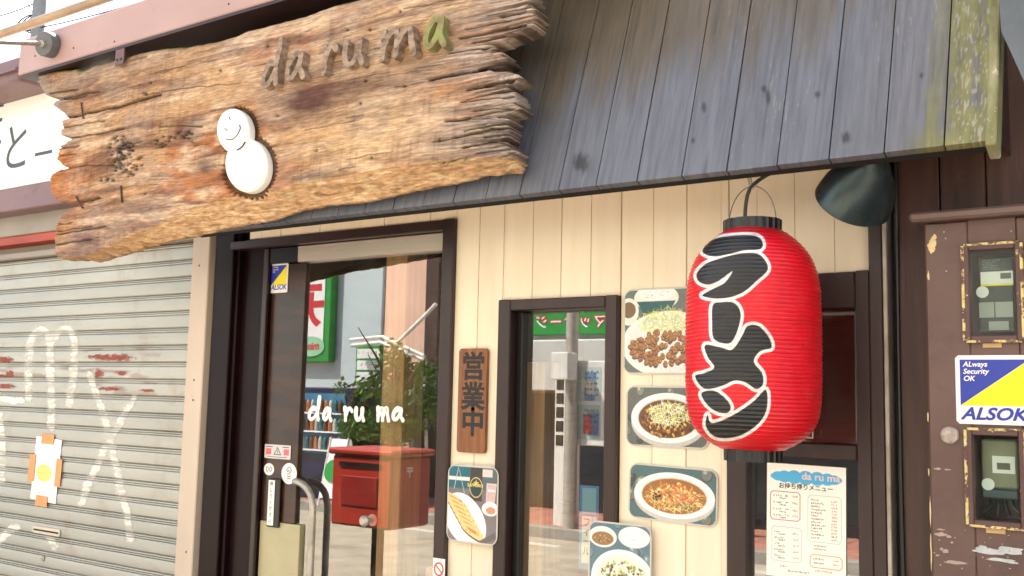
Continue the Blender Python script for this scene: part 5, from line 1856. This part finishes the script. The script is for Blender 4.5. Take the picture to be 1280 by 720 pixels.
MB().prism([(w * .46, h * .58), (w - .04, h * .58), (w - .04, h * .65), (w * .46, h * .65)], .0032, .0042, f).build('display', MATS['lcd'], mt)
MB().prism([(w * .30 + .014 * math.cos(6.2832 * k / n), h * .42 + .014 * math.sin(6.2832 * k / n)) for k in range(n)], .0034, .0044, f).build('seal', M_white_print, mt)
for k in range(4):
    x = X + w * (.3 + .12 * k)
    MB().tube([(x, -.09, Z + .065), (x + .004, -.1, Z + .045), (x + .012 * (k - 1), -.1, Z + .024)], .005, 8).build('lead', M_black, mt, smooth=True)
X, Z, w, h = rect_px(1195, 444, 1296, 531, cY)
alarm_sticker('alarm_plate', 'large blue and yellow security plate on the brown meter cabinet', X, Z, w, h, cY - .0016, False)
# cable running down beside the trim
cbl = MB()
cx_ = W(1124, 450, -.02).x
cbl.tube([(cx_ + .003 * math.sin(z * 3), -0.0185, z) for z in [0.03 + k * .1 for k in range(24)]], 0.006, 8)
setp(cbl.build('wall_cable', M_black, None, smooth=True, org=(cx_, -.0185, 0.03)), 'black cable running down the brown boards beside the pale edge trim', 'cable')
# poster inside the narrow window
X, Z, w, h = rect_px(724, 607, 748, 712, GLASS + .02)
ip = thing('blue_poster', 'narrow blue poster behind the glass of the narrow window', 'poster', (X + w / 2, GLASS + .02, Z))
p = Paint(56, 190, (58, 112, 158))
p.rect(8, 6, 48, 66, (112, 160, 176)); p.rect(8, 70, 36, 176, (206, 206, 190)); p.rect(38, 70, 50, 110, (150, 190, 206))
p.sheet('sheet', front(X, Z + h, GLASS + .02), w, h, M_print, ip)
for k, ch in enumerate('フィール'):
    MB().text(ch, .03, front(X + w * .18, Z + h * (.52 - .115 * k), GLASS + .0196), d=.0004).build('character', M_ink, ip)

# ================================================================== across the street (seen in the panes)
FY = -8.6


def opp_building(name, label, x0, x1, h, colr, col2, Y=FY, deep=6):
    t = thing(name, label, 'building', ((x0 + x1) / 2, Y - deep / 2, 0))
    MB().box(x0, x1, Y - deep, Y, 0.0, h, bev=0.02).build('wall', pm(name + '_render_' + str(len(MATS)), colr, col2, scale=1.2, rough=0.8, bump=0.2), t)
    MB().box(x0 - .1, x1 + .1, Y - deep - .1, Y + .15, h + .001, h + .18, bev=0.02).build('roof', M_greymetal, t)
    return t


def opp_window(t, x0, x1, z0, z1, Y, frame=M_alu):
    f = MB()
    for a, b, c, d in ((x0, x0 + .05, z0, z1), (x1 - .05, x1, z0, z1), (x0 + .051, x1 - .051, z1 - .05, z1), (x0 + .051, x1 - .051, z0, z0 + .05), ((x0 + x1) / 2 - .02, (x0 + x1) / 2 + .02, z0 + .051, z1 - .051)):
        f.box(a, b, Y + .001, Y + .06, c, d)
    w = f.build('window', frame, t)
    MB().box(x0 + .051, x1 - .051, Y + .005, Y + .012, z0 + .051, z1 - .051).build('pane', pm('dark_pane', (48, 60, 66), (40, 50, 56), rough=0.08, bump=0), w)


xw = RW(477, 420, FY).x
ob1 = opp_building('rendered_building', 'pale blue grey rendered building across the street', -24, xw, 7.5, (196, 210, 212), (186, 201, 205))
for k in range(5):
    for z in (2.6, 5.0):
        if -22 + k * 2.4 + 1.2 < -13.2 or z > 4:
            opp_window(ob1, -22 + k * 2.2, -20.9 + k * 2.2, z, z + 1.1, FY)
xe = RW(532, 480, FY).x
ob2 = opp_building('pink_building', 'narrow pinkish building between two larger buildings across the street', xw + .02, xe - .02, 6.2, (226, 188, 168), (214, 174, 154), Y=-8.62)
MB().box(xw + 1.0, xe - .25, -8.619, -8.57, 0.09, 1.7, bev=.01).build('shutter_door', pm('teal_shutter', (84, 112, 116), (74, 100, 104), scale=30, stretch=(1, 1, .1), rough=0.5), ob2)
ob3 = opp_building('parlour_building', 'pale parlour building with a green sign band across the street, upper storeys added to block skylight', xe, 7.0, 11.0, (204, 200, 190), (190, 186, 176))  # added upper storeys, out of view, hold back skylight from the right
for k in range(7):
    for z in (4.3, 7.2):
        opp_window(ob3, xe + 1.2 + k * 2.2, xe + 2.6 + k * 2.2, z, z + 1.2, FY)
MB().box(xe + .03, xe + .3, FY + .002, FY + .12, 0.09, 3.9, bev=.02).build('pillar', M_brown_board, ob3)
gz0, gz1 = RW(705, 419, FY).z, RW(705, 380, FY).z
MB().box(xe + .5, 3.5, FY + .002, FY + .35, gz0 - .75, gz0 - .08, bev=.02).build('awning_box', pm('white_awning', (206, 206, 200), (194, 194, 188), scale=3, rough=0.5), ob3)
for k in range(5):
    xa_ = xe + .6 + k * 2.0
    MB().box(xa_, xa_ + 1.8, FY + .003, FY + .05, 0.09, gz0 - .78).build('shop_opening', pm('dark_glazing', (38, 44, 50), (30, 34, 40), rough=0.15, bump=0), ob3)
ob4 = opp_building('corner_house', 'tan rendered house at the far end of the row across the street', 7.2, 20, 6.0, (196, 178, 150), (184, 166, 140))
# green parlour sign
gs = thing('parlour_sign', 'long green sign band with white characters across the street', 'sign', (xe + 2, FY + .1, gz0))
MB().box(xe + .5, -5.6, FY + .002, FY + .12, gz0, gz1 + .35, bev=.01).build('panel', M_inkgreen, gs)
xm = RW(762, 400, FY).x
chars = 'マッサージ・'
x_right = RW(666, 400, FY).x
step = (RW(760, 400, FY).x - x_right) / 5.2
for k, ch in enumerate(reversed(chars)):
    c = Vector((x_right + k * step, FY + .121, gz0 + .10))
    fr = lambda a, b, d, c=c: (c.x - a, c.y + d, c.z + b)
    MB().text(ch, step * .86, fr, d=.002, offset=.016, align='CENTER').build('character', M_inkred, gs)
    MB().text(ch, step * .86, fr, d=.006, offset=.002, align='CENTER').build('character', M_white_print, gs)
# tall green framed sign on the pale building
a, b = RW(411, 453, -8.45), RW(352, 290, -8.45)
vs = thing('tall_sign', 'tall white sign with a green frame and red characters on the pale building', 'sign', ((a.x + b.x) / 2, -8.5, a.z))
MB().box(b.x, a.x, -8.595, -8.45, a.z, b.z + .6, bev=.02).build('frame', M_inkgreen, vs)
MB().box(b.x + .12, a.x - .14, -8.449, -8.44, a.z + .24, b.z + .5).build('face', M_white_print, vs)
for ch, px_, py_, sz in (('ニ', 388, 364, .52), ('ナ', 388, 404, .60)):
    c = RW(px_, py_, -8.43)
    MB().text(ch, sz, lambda a_, b_, d, c=c: (c.x - a_, -8.438 + d, c.z + b_), d=.002, offset=.03, align='CENTER').build('character', M_inkred, vs)
c = RW(388, 433, -8.43)
MB().prism([(.30 * math.cos(6.2832 * k / 28), .16 * math.sin(6.2832 * k / 28)) for k in range(28)], 0, .003, lambda a_, b_, d: (c.x - a_, -8.438 + d, c.z + b_)).build('oval', pm('pale_green_ink', (150, 206, 170), (140, 198, 160), rough=0.5, bump=0), vs)
MB().text('mini3', .17, lambda a_, b_, d: (c.x - a_, -8.434 + d, c.z - .05 + b_), d=.002, offset=.006, align='CENTER').build('lettering', M_inkred, vs)
# direction board and handrail in front
a, b = RW(477, 480, -7.9), RW(446, 432, -7.9)
db = thing('direction_board', 'white board of three rows on green with posts beside the handrail', 'board', ((a.x + b.x) / 2, -7.9, 0.1))
MB().box(b.x, a.x, -7.93, -7.89, a.z, b.z, bev=.004).build('panel', M_inkgreen, db)
rh = (b.z - a.z - .05) / 3
for k in range(3):
    z = a.z + .03 + rh * k
    MB().box(b.x + .03, a.x - .03, -7.889, -7.885, z, z + rh - .03).build('row', M_white_print, db)
    p = Paint(60, 22, (240, 240, 238))
    p.marks(8, 4, 3 + k, 9, (206, 60, 66))
    p.sheet('print', lambda u_, v_, d, z=z: (a.x - .04 - u_, -7.884 + d, z + rh - .035 + v_), a.x - b.x - .08, rh - .045, M_print, db)
for x in (b.x + .02, a.x - .02):
    MB().tube([(x, -7.91, .1), (x, -7.91, b.z - .001)], .018, 10).build('post', M_white, db)
hr = thing('handrail', 'white tubular handrail climbing in front of the pink building', 'handrail', tuple(RW(500, 560, -7.7)))
for pts in (((438, 425), (478, 421), (530, 445)), ((440, 432), (476, 428), (530, 450)), ((495, 430), (528, 398), (545, 380)), ((530, 445), (532, 520), (534, 600))):
    MB().tube([RW(x, y, -7.7) for x, y in pts], .028, 10).build('rail', M_white, hr, smooth=True)
# tree
tc = RW(492, 505, -7.45)
tr = thing('street_tree', 'small dense green tree on the pavement across the street', 'tree', (tc.x, -7.45, .1))
tk = MB()
tk.tube([(tc.x, -7.45, .08), (tc.x + .03, -7.45, .6), (tc.x - .02, -7.43, 1.2), (tc.x + .05, -7.42, 1.9)], [.07, .055, .045, .02], 10)
for k in range(7):
    a_ = k * 2.4
    tk.tube([(tc.x, -7.45, .8 + .12 * k), (tc.x + .3 * math.cos(a_), -7.45 + .3 * math.sin(a_), 1.2 + .14 * k), (tc.x + .6 * math.cos(a_), -7.45 + .6 * math.sin(a_), 1.45 + .16 * k)], [.025, .016, .006], 6)
tk.build('trunk', pm('bark', (96, 76, 58), (76, 60, 46), scale=20, rough=0.9), tr)
M_leaf = pm('leaf', (112, 152, 60), (74, 116, 44), scale=6, rough=0.5, bump=0, vary=0.0)
cr = MB()
r2 = random.Random(3)
cl_ = []
for k in range(46):
    d = Vector((r2.gauss(0, 1), r2.gauss(0, 1), r2.gauss(0, 1))).normalized() * (r2.random() ** .4)
    cl_.append((Vector((tc.x, -7.45, tc.z + .1)) + Vector((d.x * .72, d.y * .6, d.z * .85)), r2.uniform(.14, .26)))
for cc_, rr_ in cl_:
    for _ in range(85):
        d = Vector((r2.gauss(0, 1), r2.gauss(0, 1), r2.gauss(0, 1))).normalized() * rr_ * r2.uniform(.5, 1.1)
        p0 = cc_ + d
        u_ = Vector((r2.gauss(0, 1), r2.gauss(0, 1), r2.gauss(0, 1))).normalized() * .05
        v_ = u_.orthogonal().normalized() * .032
        cr.quad(p0 - u_, p0 + v_, p0 + u_, p0 - v_)
cr.build('crown', M_leaf, tr)
# vending machine
a, b = RW(437, 600, -7.2), RW(366, 600, -7.2)
vm = thing('vending_machine', 'dark blue drinks vending machine on the pavement across the street', 'vending machine', ((a.x + b.x) / 2, -7.5, .1))
vx0, vx1, vz = b.x, a.x, 1.62
MB().box(vx0, vx1, -7.9, -7.2, .101, vz, bev=.02).build('cabinet', pm('navy_enamel', (32, 36, 74), (26, 30, 62), rough=0.3), vm)
MB().box(vx0 + .06, vx1 - .12, -7.199, -7.19, .72, vz - .08).build('display_window', pm('blue_backing', (70, 130, 168), (60, 116, 152), rough=0.4), vm)
for rI in range(3):
    for k in range(10):
        x = vx0 + .12 + k * (vx1 - vx0 - .3) / 9
        z = .78 + rI * .25
        MB().lathe([(0, 0), (.03, 0), (.03, .13), (.018, .16), (.014, .17), (0, .17)], (x, -7.155, z), (0, 0, 1), 8).build('bottle', pm(['drink_orange', 'drink_white', 'drink_teal', 'drink_brown'][(k + rI) % 4], [(206, 132, 80), (214, 214, 206), (60, 130, 140), (120, 84, 66)][(k + rI) % 4], None, rough=0.3, bump=0), vm)
    MB().box(vx0 + .07, vx1 - .13, -7.188, -7.12, .755 + rI * .25, .775 + rI * .25).build('shelf', M_white_print, vm)
MB().box(vx0 + .2, vx1 - .3, -7.199, -7.185, .22, .40).build('outlet', M_black, vm)
# folding board
a, b = RW(428, 625, -6.75), RW(407, 566, -6.75)
af_ = thing('folding_board', 'white and green folding pavement board beside the vending machine', 'board', ((a.x + b.x) / 2, -6.85, .1))
for sgn, nm_ in ((1, 'front_panel'), (-1, 'rear_panel')):
    mb = MB()
    y0 = -6.85 + sgn * .2
    y1 = -6.85 + sgn * .02
    mb.v += [(b.x, y0, .2), (a.x, y0, .2), (a.x, y1, .95), (b.x, y1, .95), (b.x, y0 - .015, .2), (a.x, y0 - .015, .2), (a.x, y1 - .015, .95), (b.x, y1 - .015, .95)]
    mb.f += [(0, 1, 2, 3), (4, 7, 6, 5), (0, 4, 5, 1), (2, 6, 7, 3), (1, 5, 6, 2), (0, 3, 7, 4)]
    mb.m += [0] * 6
    mb.build(nm_, M_white_print, af_)
mb = MB()
mb.prism([(.14 * math.cos(6.28 * k / 20), .14 * math.sin(6.28 * k / 20)) for k in range(20)], 0, .003, lambda x, y, d: ((a.x + b.x) / 2 + x, -6.72 - (y) * .24 + .004 + d, .55 + y))
mb.build('green_mark', M_inkgreen, af_)
for x in (a.x - .01, b.x + .01):
    MB().tube([(x, -6.64, .1), (x, -6.83, .97)], .014, 8).build('leg', M_white, af_)
# pillar post box on the near pavement
a, b = RW(497, 612, -1.7), RW(425, 612, -1.7)
xr = a.x
zt_, zb2 = RW(480, 566, -1.7).z, RW(480, 660, -1.7).z
bxw = b.x
pb = thing('post_box', 'red post box on a post at the kerb of the near pavement', 'post box', ((xr + bxw) / 2, -1.8, 0))
M_pred = pm('post_box_red', (196, 58, 40), (182, 50, 36), scale=4, rough=0.35, bump=0.05)
bw = MB()
bw.box(bxw, xr + .02, -1.98, -1.62, zb2, zt_ - .02, bev=.015)
bw.build('body', M_pred, pb)
MB().box(bxw - .02, xr + .04, -2.0, -1.60, zt_ - .019, zt_ + .02, bev=.012).build('lid', M_pred, pb)
MB().box((bxw + xr) / 2 - .03, (bxw + xr) / 2 + .03, -1.83, -1.77, .001, zb2 - .001, bev=.008).build('post', M_blackpaint, pb)
MB().box(bxw + .09, xr - .08, -1.6195, -1.612, zb2 + .12, zt_ - .14, bev=.003).build('door', pm('post_box_red_dark', (160, 40, 34), (150, 36, 30), rough=0.35), pb)
MB().box(bxw + .07, xr - .06, -1.6195, -1.610, zt_ - .085, zt_ - .06).build('slot', M_black, pb)
MB().text('〒', .08, lambda x, y, d: (xr + .0205 + d, -1.74 - x, zt_ - .14 + y), d=.0005, offset=.002).build('mark', M_white_print, pb)
# pole, notice board and strip sign opposite the narrow window
q = RW(716, 450, -6.9)
sp_ = thing('lamp_post', 'grey steel lamp post with a small box across the street', 'post', (q.x, -6.9, .1))
MB().tube([(q.x, -6.88, .1), (q.x, -6.88, 6.0)], [.075, .06], 14).build('pole', M_alu, sp_, smooth=True)
MB().box(q.x - .1, q.x + .12, -6.8, -6.6, 1.75, 2.05, bev=.01).build('box', M_white, sp_)
a, b = RW(768, 552, -6.95), RW(720, 462, -6.95)
nbd = thing('notice_board', 'white framed notice board of posters on posts across the street', 'notice board', ((a.x + b.x) / 2, -6.98, .1))
MB().box(b.x - .06, a.x + .5, -7.04, -6.96, a.z - .06, b.z + .1, bev=.01).build('frame', M_white, nbd)
r3 = random.Random(11)
for i in range(3):
    for j in range(2):
        x0, z0 = b.x + .02 + i * .33, a.z + j * .42
        p = Paint(40, 50, r3.choice([(214, 210, 200), (190, 206, 210), (226, 220, 190), (180, 196, 190)]))
        for _ in range(6):
            p.rect(r3.uniform(0, 25), r3.uniform(0, 35), r3.uniform(20, 40), r3.uniform(20, 50), r3.choice([(70, 120, 170), (206, 80, 80), (236, 232, 220), (90, 96, 100), (150, 190, 206)]), .8)
        for k in range(5):
            p.marks(4, 6 + 8 * k, 5, 4, (50, 50, 60))
        p.sheet('notice', lambda u_, v_, d, x0=x0, z0=z0: (x0 + .3 - u_, -6.955 + d, z0 + .39 + v_), .3, .38, M_print, nbd)
for x in (b.x, a.x + .44):
    MB().tube([(x, -7.0, .1), (x, -7.0, a.z - .061)], .03, 10).build('leg', M_white, nbd)
a, b = RW(706, 565, -7.1), RW(695, 468, -7.1)
ssn = thing('strip_sign', 'narrow white strip sign with dark squares beside the lamp post', 'sign', ((a.x + b.x) / 2, -7.1, a.z))
MB().box(b.x, a.x, -7.13, -7.09, .101, b.z, bev=.004).build('panel', M_white, ssn)
for k in range(5):
    z = a.z + (b.z - a.z) * (.08 + .18 * k)
    MB().box(b.x + .02, a.x - .02, -7.089, -7.085, z, z + .12).build('square', M_ink, ssn)

# ------------------------------------------------------------------ tarpaulin edge beyond the canopy
tp = MB()
tpx = [(1247, -40), (1320, -40), (1320, 140), (1300, 128), (1281, 104), (1264, 66), (1252, 40)]
pts = [W(x, y, -.36) for x, y in tpx]
tp.prism([(q.x - pts[0].x, q.z - pts[0].z) for q in pts], 0, .006, lambda a, b, d: (pts[0].x + a, -.36 + .25 * a - d, pts[0].z + b))
setp(tp.build('tarpaulin', pm('grey_tarpaulin', (96, 104, 112), (80, 88, 96), scale=6, rough=0.5, bump=0.3, bscale=20), None, org=tuple(pts[0])), 'grey tarpaulin edge hanging beyond the mossy end of the canopy', 'tarpaulin')
